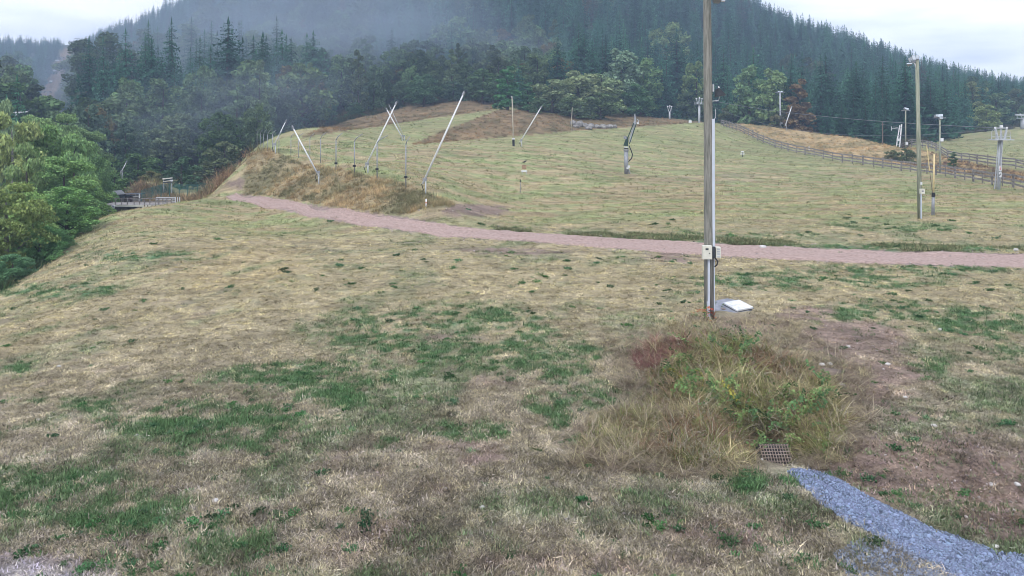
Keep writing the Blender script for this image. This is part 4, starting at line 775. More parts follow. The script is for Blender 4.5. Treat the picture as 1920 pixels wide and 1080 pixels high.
# grate
gb = hit(1455, 869); gt_ = empty('drain_grate', gb + Vector((0, 0, .16)), 'rusty metal drain grate at the foot of the weedy mound', 'grate'); rm = Matrix.Rotation(.75, 3, 'X')
for i in range(11): MB().box(rm @ Vector(((i - 5) * .052, 0, 0)), (.012, .42, .02), rm).build('bar', M['rust'], gt_)
for i in range(7): MB().box(rm @ Vector((0, (i - 3) * .062, .012)), (.56, .012, .014), rm).build('crossbar', M['rust'], gt_)
MB().box(rm @ Vector((0, .04, -.16)), (.6, .5, .02), rm).build('pit_darkness', M['black'], gt_)  # black sheet standing in for the darkness of the culvert pit

# pale stones
for px_, py_, wpx, lb in [(1541, 686, 11, 'left of two white stones on the right side of the mound'), (1556, 684, 10, 'right of two white stones on the right side of the mound'), (1665, 684, 9, 'pale stone in the bare soil right of the mound'), (1591, 651, 8, 'small white stone on the reddish soil patch'), (1577, 723, 10, 'flat white stone just below the mound pair'), (1697, 746, 7, 'small white stone in the grass below the soil patch'), (1604, 829, 8, 'reddish white stone above the gravel strip'), (1860, 910, 9, 'pale stone on the stony lobe left of its neighbour'), (1908, 909, 10, 'pale stone at the right edge on the stony lobe'), (1867, 1027, 12, 'white stone at the edge of the blue gravel strip'), (1583, 888, 6, 'small white stone beside the top of the gravel strip'), (404, 940, 11, 'white stone in the lower left grass'), (905, 952, 10, 'grey white stone in the lower middle grass'), (110, 688, 7, 'small white stone in the left grass'), (256, 817, 7, 'thin white stone between green patches on the left'), (72, 788, 7, 'small flat white stone near the left edge'), (1763, 619, 7, 'white stone beside a green weed on the right'), (1428, 862, 6, 'tiny white stone left of the drain grate'), (1752, 800, 9, 'pale stone on the bare crest right of the mound'), (1905, 470, 9, 'pale stone beside the track at the right edge'), (1430, 465, 12, 'flat white stone on the far edge of the track'), (983, 640, 5, 'tiny pale stone in the middle grass')]:
    v = hit(px_, py_); s_ = wpx / F * v.y; V, Fc = pebble(int(px_ * 7 + py_), .55); me = npmesh('stone', V, Fc, M['stone'], smooth=False); o = link('stone', me, None, v + Vector((0, 0, .12 * s_))); o.scale = (s_, s_ * .8, s_ * .9); o.rotation_euler.z = px_; tag(o, lb, 'stone', 'pale stones lying in the grass'); o.scale *= .8
v = hit(1549, 702); V, Fc = pebble(77, .6); o = link('soil_clod', npmesh('clod', V, Fc, M['timber']), None, v); o.scale = (.4, .3, .3); tag(o, 'dark brown clod of earth under the two white stones', 'clod')
# rocks on the far slope
for i, (px_, py_, wp, hp) in enumerate([(1074, 240, 10, 9), (1086, 238, 12, 11), (1097, 236, 10, 8), (1108, 236, 13, 8), (1120, 234, 10, 7), (1131, 232, 12, 8), (1143, 231, 12, 8), (1152, 231, 8, 6), (1080, 243, 9, 5), (1103, 241, 10, 5)]):
    Y_ = 150 if i < 8 else 147; X_ = (px_ - 960) / F * Y_; V, Fc = pebble(900 + i, .8); o = link('boulder', npmesh('boulder', V, Fc, M['rock']), None, Vector((X_, Y_, g1(X_, Y_) + .2))); o.scale = (wp / F * Y_ * .8, wp / F * Y_ * .8, hp / F * Y_ * 1.15); o.rotation_euler.z = i
    tag(o, f'{["", "small ", "broad "][i % 3]}grey rock, {["first","second","third","fourth","fifth","sixth","seventh","eighth","ninth","tenth"][i]} from the left in the row below the hedge' if i < 8 else ['low grey rock in front of the first rocks below the hedge', 'low grey rock in front of the middle rocks below the hedge'][i - 8], 'rock', 'grey rocks below the hedge')

# ------------------------------------------------------------------ lances, net posts
def lance(base, low, topp, rad, lb, stand_r=.05, mt='white', depth=None, nozzle=True):
    v = hit(*base) if depth is None else at(base[0], base[1], depth)
    Yb = v.y; o = empty('snow_lance', v, lb, 'snow lance', 'slanted snow making lances')
    rad *= .78; r_ = lambda p: at(p[0], p[1], Yb) - v
    a_, c_ = r_(low), r_(topp); d_ = (c_ - a_).normalized()
    MB().tube([a_ - d_ * .25, a_ + (c_ - a_) * .5, c_], [rad * 1.15, rad, rad * .8], 10).build('tube', M[mt], o, True)
    s0 = Vector((a_.x + .12, 0, -.5)); MB().tube([s0, Vector((a_.x + .12, 0, a_.z + .05))], stand_r, 8).build('stand', M['galv'], o, True)
    MB().box(Vector((a_.x + .06, 0, a_.z + .1)), (.3, .16, .16)).build('pivot', M['dgalv'], o)
    if nozzle: MB().tube([c_ - d_ * .05, c_ + d_ * .22], [rad * 1.5, rad * 1.3], 8).build('nozzle', M['dgalv'], o); MB().tube([a_, a_ + Vector((-.18, 0, -.25)), Vector((a_.x - .02, 0, a_.z - .7))], .025, 6).build('hose', M['black'], o, True)
    return o
lance((592, 347), (595, 325), (549.5, 240), .075, 'white lance leaning left above the grassy bank by the track')
lance((689, 324), (687, 309), (742, 195), .075, 'long white lance leaning right, crossing the thinner pair')
lance((800, 364), (795, 339), (868.5, 177), .085, 'longest white lance leaning right at the end of the bank')
lance((754, 264), (753, 256), (725, 205), .11, 'white lance leaning left on the far meadow behind the crossing lance', depth=None)
lance((757, 263), (757, 256), (730, 198), .05, 'thin grey lance close behind the white one leaning left', mt='galv')
lance((514, 288), (514, 272), (535.5, 228), .06, 'small white lance leaning right among the leftmost net posts')
lance((975.6, 275), (976.5, 264), (1014, 202), .085, 'short white lance leaning right beside the upright pole in the meadow')
lance((228, 327), (227, 323), (236.5, 305), .06, 'short white lance sticking out of the trees above the hut', depth=90)
lance((1473, 245), (1473, 234), (1484, 201), .13, 'white lance leaning right below the rusty tree')
def upright(nm, base, tp, rad, mt, lb, cat='pole', depth=None, parts=()):
    v = hit(*base) if depth is None else at(base[0], base[1], depth); Yb = v.y; o = empty(nm, v, lb, cat)
    p = lambda x, y, dy=0: at(x, y, Yb + dy) - v
    t_ = p(*tp); MB().tube([Vector((0, 0, -.5)), t_ * .5, t_], [rad * 1.1, rad, rad * .85], 12).build('post', M[mt], o, True); return o, p, Yb
o, p, Yb = upright('marker_pole', (963, 274), (960, 181), .07, 'pale', 'thin pale upright pole with dark foot on the far meadow')
MB().tube([p(963, 276, -.02), p(962.7, 261, -.02)], .15, 8).build('foot', M['black'], o); MB().tube([p(960.5, 183, 0), p(958, 181, 0)], .08, 6).build('tip', M['galv'], o); MB().tube([p(962.7, 261.5, -.02), p(962.6, 259, -.02)], .2, 8).build('collar', M['white'], o)
upright('marker_pole', (1070.5, 247), (1073, 201), .055, 'pale', 'slim wooden pole in front of the rocks below the hedge')
def net_post(x, yb, ybend, tx, ty, yc, lb, depth=None, rad=.045):
    v = hit(x, yb) if depth is None else Vector((at(x, yb, depth).x, depth, g1(at(x, yb, depth).x, depth)))
    Yb = v.y; o = empty('net_post', v, lb, 'post', 'bent top net posts along the bank'); p = lambda a, b_: at(a, b_, Yb) - v
    MB().tube([Vector((0, 0, -.4)), p(x, ybend)], rad, 8).build('upright', M['dgalv'], o, True)
    MB().tube([p(x, ybend), p(x + (tx - x) * .25, ybend - (ybend - ty) * .45), p(tx, ty)], [rad, rad * .9, rad * .6], 8).build('bent_arm', M['dgalv'], o, True)
    if yc: MB().box(p(x, yc), (.22, .2, .14)).build('clamp', M['black'], o)
nps = [(761, 355, 271, 768.5, 256, 332), (707, 338, 268, 727, 254, 317), (664.5, 326, 265, 680, 251, 311), (630, 320, 263, 642.5, 249, 306), (601, 306, 260, 611, 248, 0), (581, 300, 260, 590, 249, 0), (560, 296, 258, 569.6, 249, 0), (545.5, 292, 258, 552, 249, 0), (523, 288, 253, 530, 245, 0), (511, 285, 252, 517, 244, 0), (502, 283, 252, 508, 243, 0), (494.5, 281, 251, 500, 243, 0), (488, 279, 250, 493, 243, 0), (482, 278, 248, 487, 242, 0)]
ordn = ['first', 'second', 'third', 'fourth', 'fifth', 'sixth', 'seventh', 'eighth', 'ninth', 'tenth', 'eleventh', 'twelfth', 'thirteenth', 'fourteenth']
for i, a_ in enumerate(nps): net_post(*a_, f'grey bent top net post, {ordn[i]} from the right in the row along the bank', rad=.042 if i < 4 else .032)
o, p, Yb = upright('marker_stake', (799, 389), (799, 373), .05, 'white', 'short white stake at the end of the bank by the track', 'stake'); MB().tube([p(799, 381), p(799, 379)], .055, 8).build('band', M['orange'], o)
o, p, Yb = upright('sign_post', (975.5, 361), (975.5, 337), .03, 'dgalv', 'thin grey stake standing alone on the middle meadow', 'stake'); MB().box(p(975.5, 339), (.08, .06, .25)).build('cap', M['black'], o)
v = hit(983, 326); o = empty('low_marker', v, 'low reddish marker board with a white lower edge on the middle meadow', 'marker'); s_ = v.y / F
MB().box((0, 0, .28), (11 * s_, .04, 3 * s_)).build('white_edge', M['white'], o); MB().box((0, .01, .7), (8 * s_, .03, 8 * s_)).build('board', mat('faded_red_board', (.30, .2, .13), .8, var=.3), o); MB().tube([(-.2, 0, -.3), (-.2, 0, .3)], .03, 6).build('leg', M['galv'], o); MB().tube([(.2, 0, -.3), (.2, 0, .3)], .03, 6).build('leg', M['galv'], o)
v = hit(983, 307); o = empty('crow', v + Vector((0, 0, .02)), 'tiny black bird standing on the middle meadow above the low marker', 'bird')
MB().tube([(-.2, 0, .12), (-.1, 0, .16), (0, 0, .2), (.12, 0, .24), (.17, 0, .3), (.22, 0, .31), (.28, 0, .3)], [.01, .05, .075, .06, .04, .045, .008], 8).build('body', M['black'], o, True); MB().tube([(0, .02, 0), (0, .02, .14)], .008, 5).build('leg', M['black'], o); MB().tube([(.03, -.02, 0), (.03, -.02, .14)], .008, 5).build('leg', M['black'], o)
v = hit(1392, 294); o = empty('hydrant_cap', v, 'small white capped marker on the meadow right of the wooden pole', 'marker'); s_ = v.y / F
MB().tube([(0, 0, -.2), (0, 0, 9 * s_)], .05, 8).build('stem', M['dark'], o); MB().tube([(0, 0, 4.5 * s_), (0, 0, 6 * s_)], 4.2 * s_, 12).build('disc', M['white'], o); MB().tube([(0, 0, 8.5 * s_), (0, 0, 10 * s_)], [3.8 * s_, 2.5 * s_], 12).build('disc', M['white'], o)
for px_, lb in ((1247, 'small white box on the crest left of the far lift tower'), (1294, 'small white box on the crest left of the near lift tower')):
    v = hit(px_, 234); v = Vector((at(px_, 234, 150).x, 150, g1(at(px_, 234, 150).x, 150))); o = empty('white_box', v, lb, 'box'); MB().box((0, 0, .35), (.5, .4, .8)).build('body', M['white'], o); MB().box((0, 0, .82), (.3, .3, .1)).build('cap', M['cream'], o)
v = Vector((at(1517, 276, 133).x, 133, g1(at(1517, 276, 133).x, 133))); o = empty('white_peg', v, 'small white peg behind the middle of the fence', 'peg'); MB().tube([(0, 0, -.2), (0, 0, .7)], .09, 8).build('peg_body', M['white'], o)

# snow gun mast
v = hit(1175, 326); Yb = v.y; s_ = Yb / F; o = empty('snow_gun', v, 'grey mast with a dark green folded snow gun arm on the middle meadow', 'snow gun'); p = lambda a, b_, dy=0: at(a, b_, Yb + dy) - v
MB().tube([p(1174.5, 330), p(1174, 282)], 3.9 * s_, 16).build('mast', M['dgalv'], o, True)
MB().tube([p(1174, 283), p(1174, 280)], 5 * s_, 16).build('collar', M['dgalv'], o); MB().tube([p(1174, 279), p(1174, 277)], 4.2 * s_, 16).build('collar', M['black'], o); MB().tube([p(1174, 277), p(1174, 275)], 3.8 * s_, 16).build('collar', M['white'], o)
MB().poly([p(1168.5, 273, -.2), p(1178, 274, -.2), p(1178.5, 257, -.2), p(1175, 256, -.2), p(1168.5, 273, .2), p(1178, 274, .2), p(1178.5, 257, .2), p(1175, 256, .2)], [(0, 1, 2, 3), (7, 6, 5, 4), (0, 4, 5, 1), (1, 5, 6, 2), (2, 6, 7, 3), (3, 7, 4, 0)]).build('turntable', M['green'], o)
for dy in (-.15, .15):
    MB().beam(p(1175.5, 262, dy), p(1188, 231, dy), .08, .16, Vector((0, 1, 0))).build('arm_rail', M['green'], o); MB().beam(p(1180, 270, dy), p(1192.5, 233, dy), .08, .16, Vector((0, 1, 0))).build('arm_rail', M['green'], o)
for i in range(7):
    f_ = i / 6; MB().beam(p(1177 + 11.5 * f_, 260 - 28 * f_, 0), p(1181.5 + 11 * min(f_ + .1, 1), 266 - 33 * min(f_ + .1, 1), 0), .05, .08, Vector((0, 1, 0))).build('lacing', M['galv'], o)
MB().tube([p(1181, 266), p(1186, 245), p(1190.5, 234)], [.13, .12, .1], 8).build('cylinder', M['galv'], o)
MB().tube([p(1189.5, 235), p(1191, 226), p(1190, 213.5)], [.22, .12, .07], 8).build('nozzle', M['dgalv'], o)
MB().tube([p(1189, 232), p(1196, 230), p(1198, 226), p(1195, 224)], .04, 6).build('ring_pipe', M['galv'], o); MB().box(p(1196, 231), (.16, .15, .16)).build('valve', M['white'], o)
MB().box(p(1172, 258, -.2), (.3, .2, .3)).build('control_box', M['dgalv'], o)
MB().tube([p(1179.5, 273), p(1183, 281), p(1186, 290), p(1184, 297), p(1178.5, 303)], .055, 8).build('hose', M['black'], o, True)
MB().box(p(1179, 312.5, -.25), (.24, .2, .22)).build('valve', M['white'], o); MB().box(p(1176.5, 315.5, -.25), (.2, .2, .18)).build('valve', M['white'], o); MB().tube([p(1177, 313, -.2), p(1181, 326, -.2)], .07, 8).build('pipe', M['dgalv'], o)

# ------------------------------------------------------------------ right-hand poles
o, p, Yb = upright('floodlight_pole', (1725, 410), (1719.5, 113), .13, 'wood2', 'tall wooden floodlight pole standing in the meadow on the right'); s_ = Yb / F
MB().box(p(1729, 358.5, -.2), (8 * s_, .18, 9 * s_)).build('meter_box', M['cream'], o); MB().box(p(1730, 358.5, -.3), (.12, .012, .1)).build('window', M['dgalv'], o)
MB().box(p(1727.5, 344, -.16), (.1, .06, .16)).build('label_plate', M['white'], o); MB().beam(p(1727, 363, -.17), p(1727, 410, -.16), .06, .08, Vector((0, 1, 0))).build('trunking', M['conduit'], o)
MB().beam(p(1703, 121), p(1722, 111), .12, .12).build('crossarm', M['dgalv'], o); MB().beam(p(1714, 118), p(1719, 129), .08, .08).build('brace', M['galv'], o)
for i, (x, y, wd, hh, yaw, tl, mt) in enumerate([(1713.5, 108, .25, .32, .1, -.25, 'dgalv'), (1706, 112, .14, .3, .9, -.3, 'galv'), (1709.5, 110, .14, .28, .8, -.3, 'galv'), (1705, 119.5, .32, .14, -.2, -.9, 'dgalv'), (1720, 107, .18, .26, -.9, -.3, 'galv')]):
    floodlight(at(x, y, Yb - .15), (wd, hh), ['square floodlight facing forward on top of the tall floodlight pole', 'leftmost tilted floodlight on top of the tall floodlight pole', 'second tilted floodlight from the left on the tall floodlight pole', 'low flat floodlight at the left end of the tall pole arm', 'floodlight at the right side of the tall floodlight pole top'][i], (0, .15, -.2), 'floodlights on the tall floodlight pole', yaw, tl, mt)
o, p, Yb = upright('snow_stake', (1749, 404), (1750, 365), .10, 'dgalv', 'grey socket post holding a pale wooden snow stake right of the tall floodlight pole', 'stake')
MB().tube([p(1750, 368), p(1751.7, 289)], .055, 8).build('stake_rod', M['yellow'], o, True); MB().tube([p(1750, 369, -.02), p(1750.2, 361, -.02)], .12, 8).build('sleeve', M['black'], o)
o = empty('thin_stake', v := hit(1748.5, 402), 'thin leaning stake with an orange top beside the pale snow stake', 'stake'); q_ = lambda a, b_: at(a, b_, v.y) - v
MB().tube([q_(1749, 366), q_(1743, 320)], .022, 6).build('stake_rod', M['timber'], o); MB().tube([q_(1743, 320), q_(1737.5, 273)], .034, 6).build('tip', M['yellow'], o); MB().tube([q_(1749, 366), q_(1749, 405)], .03, 6).build('foot', M['dgalv'], o)
def lamp_pole(base, tp, rad, lb, heads, depth=None, mt='galv', box=None):
    v = at(base[0], base[1], depth) if depth else hit(*base); Yb = v.y
    o = empty('lamp_pole', v, lb, 'lamp pole', 'lamp poles on the right'); p = lambda a, b_, dy=0: at(a, b_, Yb + dy) - v; t_ = p(*tp)
    MB().tube([Vector((0, 0, -1)), t_], [rad, rad * .85], 10).build('post', M[mt], o, True); MB().beam(t_ + Vector((-1 * rad * 6, 0, 0)), t_ + Vector((rad * 6, 0, 0)), .1, .1).build('crossarm', M['dgalv'], o)
    for j, (dx, dz, yw) in enumerate(heads):
        h = p(tp[0] + dx, tp[1] + dz); rm = Matrix.Rotation(yw, 3, 'Z') @ Matrix.Rotation(-.5, 3, 'X'); hd = MB().box(h, (.42, .25, .3), rm).build('lamp_head', M['dgalv'], o); MB().box(h + rm @ Vector((0, -.16, 0)), (.42, .015, .32), rm).build('lens', M['glass'], hd)
    if box: MB().box(p(box[0], box[1], -.15), (.35, .25, .4)).build('box', M['white'], o)
lamp_pole((1463.5, 244), (1462.5, 173), .17, 'slim lamp pole left of the rusty tree', [(-3, -.5, .4), (3, -.5, -.4)], 165, box=(1465.5, 231))
lamp_pole((1698, 279), (1698, 207), .12, 'grey lamp pole between the twin lance frame and the tall floodlight pole', [(-1, -3, .3), (3, -2, -.5)], 133, mt='wood2', box=(1700, 269))
lamp_pole((1763, 328), (1762, 221), .12, 'lamp pole with a cluster of lamps right of the tall floodlight pole', [(-7, -3, .6), (-3, -3, .2), (2, -3.5, -.3), (1, .5, .1)], 97, mt='wood2', box=(1765.5, 262))
v = at(1655, 274, 136); o = empty('utility_pole', v, 'brown utility pole in front of the right spruces', 'pole'); p = lambda a, b_: at(a, b_, 136) - v; MB().tube([(0, 0, -1), p(1655, 229)], [.1, .08], 8).build('post', M['timber'], o); MB().beam(p(1652, 233), p(1658, 233), .08, .08).build('crossarm', M['timber'], o)
v = at(1684, 278, 136); o = empty('twin_lance', v, 'pair of white lances leaning together like a ladder in front of the spruces', 'snow lance'); p = lambda a, b_, dy=0: at(a, b_, 136 + dy) - v
MB().tube([p(1680.5, 276), p(1687, 235)], .1, 8).build('tube', M['white'], o); MB().tube([p(1686.5, 276), p(1690.5, 233)], .12, 8).build('tube', M['white'], o)
for f_ in (.12, .32, .52, .72, .93): MB().beam(p(1680.5 + 6.5 * f_, 276 - 41 * f_), p(1686.5 + 4 * f_, 276 - 43 * f_), .06, .06).build('rung', M['galv'], o)
MB().box(p(1684, 262, -.2), (.4, .3, .4)).build('valve_box', M['white'], o)
MB().beam(p(1671, 241), p(1688, 242), .08, .1).build('side_arm', M['galv'], o); MB().tube([p(1671.5, 245), p(1671.5, 237)], .07, 6).build('hook', M['galv'], o); MB().beam(p(1675, 238), p(1683, 239), .06, .06).build('side_arm', M['galv'], o)

# lift towers of the drag lift
def lift_tower(base, Yb, head_y, hw, lb, rad, cable_pts, twin=False, top_y=None, plat=True, cx=None):
    v = at(base[0], base[1], Yb); v.z = g1(v.x, v.y); o = empty('lift_tower', v, lb, 'lift tower', 'towers of the drag lift'); p = lambda a, b_, dy=0: at(a, b_, Yb + dy) - v
    bx, hx = base[0], cx or base[0]; s_ = Yb / F
    MB().tube([Vector((0, 0, -.6)), p(hx, head_y)], [rad * 1.1, rad], 12).build('mast', M['galv'], o, True)
    if twin: MB().tube([Vector((-3.6 * s_, .2, 0)), p(hx - 5, head_y, .2)], .055, 8).build('ladder_rail', M['galv'], o); MB().tube([p(bx + 1, 350, -.3) , p(hx + 1.5, head_y, -.3)], .07, 8).build('cable_pipe', M['dgalv'], o)
    ph = head_y; 
    if plat:
        dk_ = MB(); dk_.box(p(hx, ph, 0), (2 * hw * s_, 1.1, .1)); dk_.build('platform', M['galv'], o)
        for x_ in np.linspace(-hw, hw, 5): MB().tube([p(hx + x_, ph, -.5), p(hx + x_, ph - 6.5 * (100 / Yb) ** .0 * (1 if hw > 12 else .5), -.5)], .03, 5).build('railing_post', M['galv'], o)
        MB().beam(p(hx - hw, ph - (6.5 if hw > 12 else 3.2), -.5), p(hx + hw, ph - (6.5 if hw > 12 else 3.2), -.5), .04, .04).build('handrail', M['galv'], o)
    ty = top_y; aw = hw * .62
    for sg in (-1, 1):
        MB().beam(p(hx + sg * hw * .32, ph), p(hx + sg * aw, ty), .12, .14, Vector((0, 1, 0))).build('arm', M['galv'], o); MB().tube([p(hx + sg * aw, ty + .5, -.12), p(hx + sg * aw, ty + .5, .12)], 1.4 * s_ * (hw / 18 + .4), 12).build('sheave', M['white'], o)
    MB().beam(p(hx - aw, ty + 1), p(hx + aw, ty + 1), .1, .12, Vector((0, 1, 0))).build('crosshead', M['galv'], o)
    MB().beam(p(hx - 2, ph), p(hx, ty), .07, .07).build('strut', M['galv'], o); MB().beam(p(hx + 2, ph), p(hx, ty), .07, .07).build('strut', M['galv'], o)
    MB().box(p(hx + .5, ty - 2.2 * hw / 18), (4.2 * s_ * hw / 18, .2, 5 * s_ * hw / 18)).build('number_plate', M['white'], o)
    return o, p, s_
o, p, s_ = lift_tower((1871, 356), 75.5, 262, 18, 'large grey lift tower with a work platform near the right edge', .16, None, True, 239, cx=1877)
for x_ in (-18, -12, 12, 17): pass
MB().tube([p(1859.5, 262, -.4), p(1859.5, 246, -.4), p(1863, 243, -.4), p(1866, 246, -.4), p(1866, 262, -.4)], .025, 5).build('guard_hoop', M['galv'], o); MB().tube([p(1888, 262, .3), p(1888, 247, .3), p(1892, 245, .3), p(1894, 248, .3), p(1894, 262, .3)], .025, 5).build('guard_hoop', M['galv'], o)
for y_, glyph in ((315.5, '3'), (327.5, 'arrow')):
    sg = MB().box(p(1875.6, y_, -.55), (4.6 * s_, .03, 9.5 * s_)).build('sign', M['white'], o, label='white sign with red marking' if glyph == '3' else 'white sign with black bent arrow')
    if glyph == '3':
        for k_ in range(3): MB().box(p(1875 + (.5 if k_ % 2 else .2), y_ - 2.6 + k_ * 2.6, -.575), (2.2 * s_, .012, .8 * s_)).build('print', M['red'], sg)
        MB().box(p(1876.6, y_, -.583), (.7 * s_, .012, 5.6 * s_)).build('print', M['red'], sg)
    else:
        MB().poly([p(1873.6, y_ + 2.6, -.58), p(1875.6, y_ + .8, -.58), p(1874.4, y_ - .6, -.58), p(1873.6, y_ - .2, -.58)], [(0, 1, 2, 3)]).build('print', M['black'], sg); MB().poly([p(1874.4, y_ + .4, -.58), p(1876.4, y_ + .2, -.58), p(1876.4, y_ - 2.4, -.58), p(1874.6, y_ - 1.4, -.58)], [(0, 1, 2, 3)]).build('print', M['black'], sg)
lift_tower((1311, 236), 158, 195, 9, 'lift tower with a V shaped head left of the tall wooden pole', .22, None, False, 184.5)
lift_tower((1255.5, 226), 172, 209, 6.5, 'smaller far lift tower with a V shaped head below the dark spruce', .18, None, False, 199, plat=False)
o, p, s_ = lift_tower((1921, 245), 178, 222, 13, 'far grey lift tower cut by the right picture edge', .75, None, False, 214); MB().beam(p(1904, 215), p(1921, 216), .3, .35).build('side_arm', M['galv'], o)
# haul ropes
def rope(pts_, lb, r_=.03, group=None):
    P_ = [at(*q) for q in pts_]; o = empty('haul_rope', P_[0], lb, 'cable', group); MB().tube([a_ - P_[0] for a_ in P_], r_, 5, cap=False).build('strand', M['cable'], o); return o
def sag(a, b_, k=10, s=.3):
    A_, B_ = at(*a), at(*b_); o_ = []
    for i in range(k + 1):
        f_ = i / k; q = A_.lerp(B_, f_); q.z -= s * 4 * f_ * (1 - f_); px_ = 960 + F * q.x / q.y; o_.append((px_, HOR + F * (CAMH - q.z) / q.y, q.y))
    return o_
rope(sag((1316.5, 185, 158), (1867, 240, 75.5), 14, .8), 'steel haul rope running from the near lift tower to the large lift tower', .034, 'haul ropes of the drag lift')
rope(sag((1305.5, 185, 158), (1887, 240, 75.5), 14, 3.2), 'slacker haul rope running along the other side of the drag lift', .02, 'haul ropes of the drag lift')
rope(sag((1260, 200, 172), (1316.5, 185, 158), 4, .2), 'haul rope between the two far lift towers', .02, 'haul ropes of the drag lift')
rope(sag((1887, 240, 75.5), (2200, 225, 60), 5, .2), 'haul rope leaving the large lift tower to the right', .022, 'haul ropes of the drag lift')
rope(sag((1655, 233, 136), (1763, 240, 97), 5, .3), 'thin cable from the brown utility pole to the lamp pole', .012)

# ------------------------------------------------------------------ wooden fences
def fence(pl, step, h, rails, lb, grp=None, cap=300):
    P_ = [at(*q) for q in pl]; P_ = [Vector((a.x, a.y, 0)) for a in P_]; seg = [(P_[i + 1] - P_[i]).length for i in range(len(P_) - 1)]; T = sum(seg); nb = int(T / step)
    o = None; prev = None; r_ = random.Random(5); posts = []
    for i in range(nb + 1):
        d = T * i / nb; j = 0
        while j < len(seg) - 1 and d > seg[j]: d -= seg[j]; j += 1
        a = P_[j].lerp(P_[j + 1], d / seg[j]); a.z = g1(a.x, a.y); posts.append(a)
    o = empty('wooden_fence', posts[0], lb, 'fence', grp); b0 = posts[0]
    for i, a in enumerate(posts):
        hh = h * r_.uniform(.95, 1.15); tk = .20 if i % 2 == 0 else .12
        MB().tube([a - b0 + Vector((0, 0, -.3)), a - b0 + Vector((r_.uniform(-.03, .03), r_.uniform(-.03, .03), hh))], tk / 2 * 1.1, 7).build('post', M['rail'], o)
        if i:
            for z_ in rails:
                q0 = prev - b0 + Vector((0, 0, z_ * h + r_.uniform(-.05, .05))); q1_ = a - b0 + Vector((0, 0, z_ * h + r_.uniform(-.05, .05))); sd = (q1_ - q0).cross(Vector((0, 0, 1))).normalized() * .085 * (-1 if sum(1 for _ in [0]) else 1)
                MB().beam(q0 + sd, q1_ + sd, .05, .19).build('rail', M['rail'], o)
        prev = a
    return o
fence([(2060, 378, 62), (1960, 365, 70), (1897, 352, 76), (1803, 337, 88), (1700, 322, 102), (1640, 313, 110), (1540, 297, 122), (1480, 285, 130), (1420, 264, 142), (1375, 243, 155), (1352, 236, 165)], 2.3, 1.3, (.3, .62, .93), 'long grey post and rail fence running from the right edge up to the crest')
fence([(2050, 334, 92), (1925, 322, 98), (1840, 309, 108), (1760, 287, 126), (1735, 280, 136), (1690, 276, 143)], 3.0, 1.3, (.35, .7, .95), 'second wooden fence at the foot of the right hill')
v = at(1743, 277, 138); v.z = g1(v.x, v.y); o = empty('feed_trough', v, 'small white topped trough behind the second fence', 'trough'); MB().box((0, 0, .9), (.9, .5, .12)).build('top', M['white'], o); MB().box((-.3, 0, .4), (.1, .1, .9)).build('leg', M['galv'], o); MB().box((.3, 0, .4), (.1, .1, .9)).build('leg', M['galv'], o)
v = hit(1766, 322); tree_px('young_conifer', BR[3], 1787, 283, 104, 20, (.06, .10, .05), 'small green conifer shrub in front of the second fence', cat='shrub')
tree_px('scrub_bush', BR[4], 1700, 277, 121, 60, (.075, .10, .05), 'low green scrub bush behind the fence left of the tall floodlight pole', cat='shrub'); tree_px('scrub_bush', BR[4], 1672, 280, 124, 40, (.09, .11, .05), 'smaller scrub bush beneath the twin lances', cat='shrub')

# ------------------------------------------------------------------ footbridge, hut, shelter, mesh fence (left valley)
YB = 76.0; v = at(262, 388, YB); br = empty('footbridge', v, 'grey timber footbridge with pale edge beam at the head of the left valley', 'bridge'); s_ = YB / F; p = lambda a, b_, dy=0: at(a, b_, YB + dy) - v
dz = p(0, 383).z
MB().box(p(262, 383.5, 1.4), (128 * s_, 2.9, .14)).build('deck', M['rail'], br)
MB().box(p(239, 385.8, -.15), (58 * s_, .1, 3.4 * s_)).build('edge_beam', M['cream'], br)
for x_, yb_ in [(211, 385), (222, 386)]: pass
MB().box(p(289, 387.6, -.12), (44 * s_, .12, 6.2 * s_)).build('abutment', M['cream'], br)
for i, x_ in enumerate((271, 277, 285, 292, 300)): MB().box(p(x_, 385.8, -.21), (1.5 * s_, .05, 3.6 * s_)).build('corbel', M['timber'], br)
MB().poly([p(213, 400, .5), p(258, 394, .5), p(262, 388, .5), p(214, 388, .5), p(213, 400, 2.5), p(258, 394, 2.5), p(262, 388, 2.5), p(214, 388, 2.5)], [(0, 1, 2, 3), (7, 6, 5, 4), (0, 4, 5, 1), (1, 5, 6, 2), (2, 6, 7, 3), (3, 7, 4, 0)]).build('underside', mat('shaded_planks', (.16, .14, .135), .9, var=.25, scale=3), br)
for x_ in (216.5, 228, 239, 251.5, 262, 271, 281, 292, 298, 305.5, 313, 321.5):
    MB().box(p(x_, 377.5, -.05), (1.3 * s_, .08, 12.5 * s_)).build('railing_post', M['rail'], br)
for y_ in (372.2, 377.5): MB().box(p(290, y_, .03), (66 * s_, .05, 1.1 * s_)).build('rail', M['rail'], br)
MB().box(p(239, 371.8, .03), (50 * s_, .05, 1.1 * s_)).build('rail', M['rail'], br)
for x0_, y0_, x1_, y1_ in ((203, 389, 214, 386), (214, 386, 209, 397), (206, 392, 203, 400), (209, 397, 205, 404), (209, 396, 214, 402)):
    MB().beam(p(x0_, y0_, -.3), p(x1_, y1_, -.3), .2, 3.4 * s_, Vector((0, 1, 0))).build('white_strut', M['white'], br)
wb = empty('white_barrier', v2 := at(310, 374, 80), 'white slatted barrier standing at the far side of the footbridge', 'barrier'); p2 = lambda a, b_, dy=0: at(a, b_, 80 + dy) - v2; s2 = 80 / F
for y_ in (371, 374.8, 377.5): MB().box(p2(310, y_), (35 * s2, .06, (2 if y_ < 372 else 1.3) * s2)).build('slat', M['white'], wb)
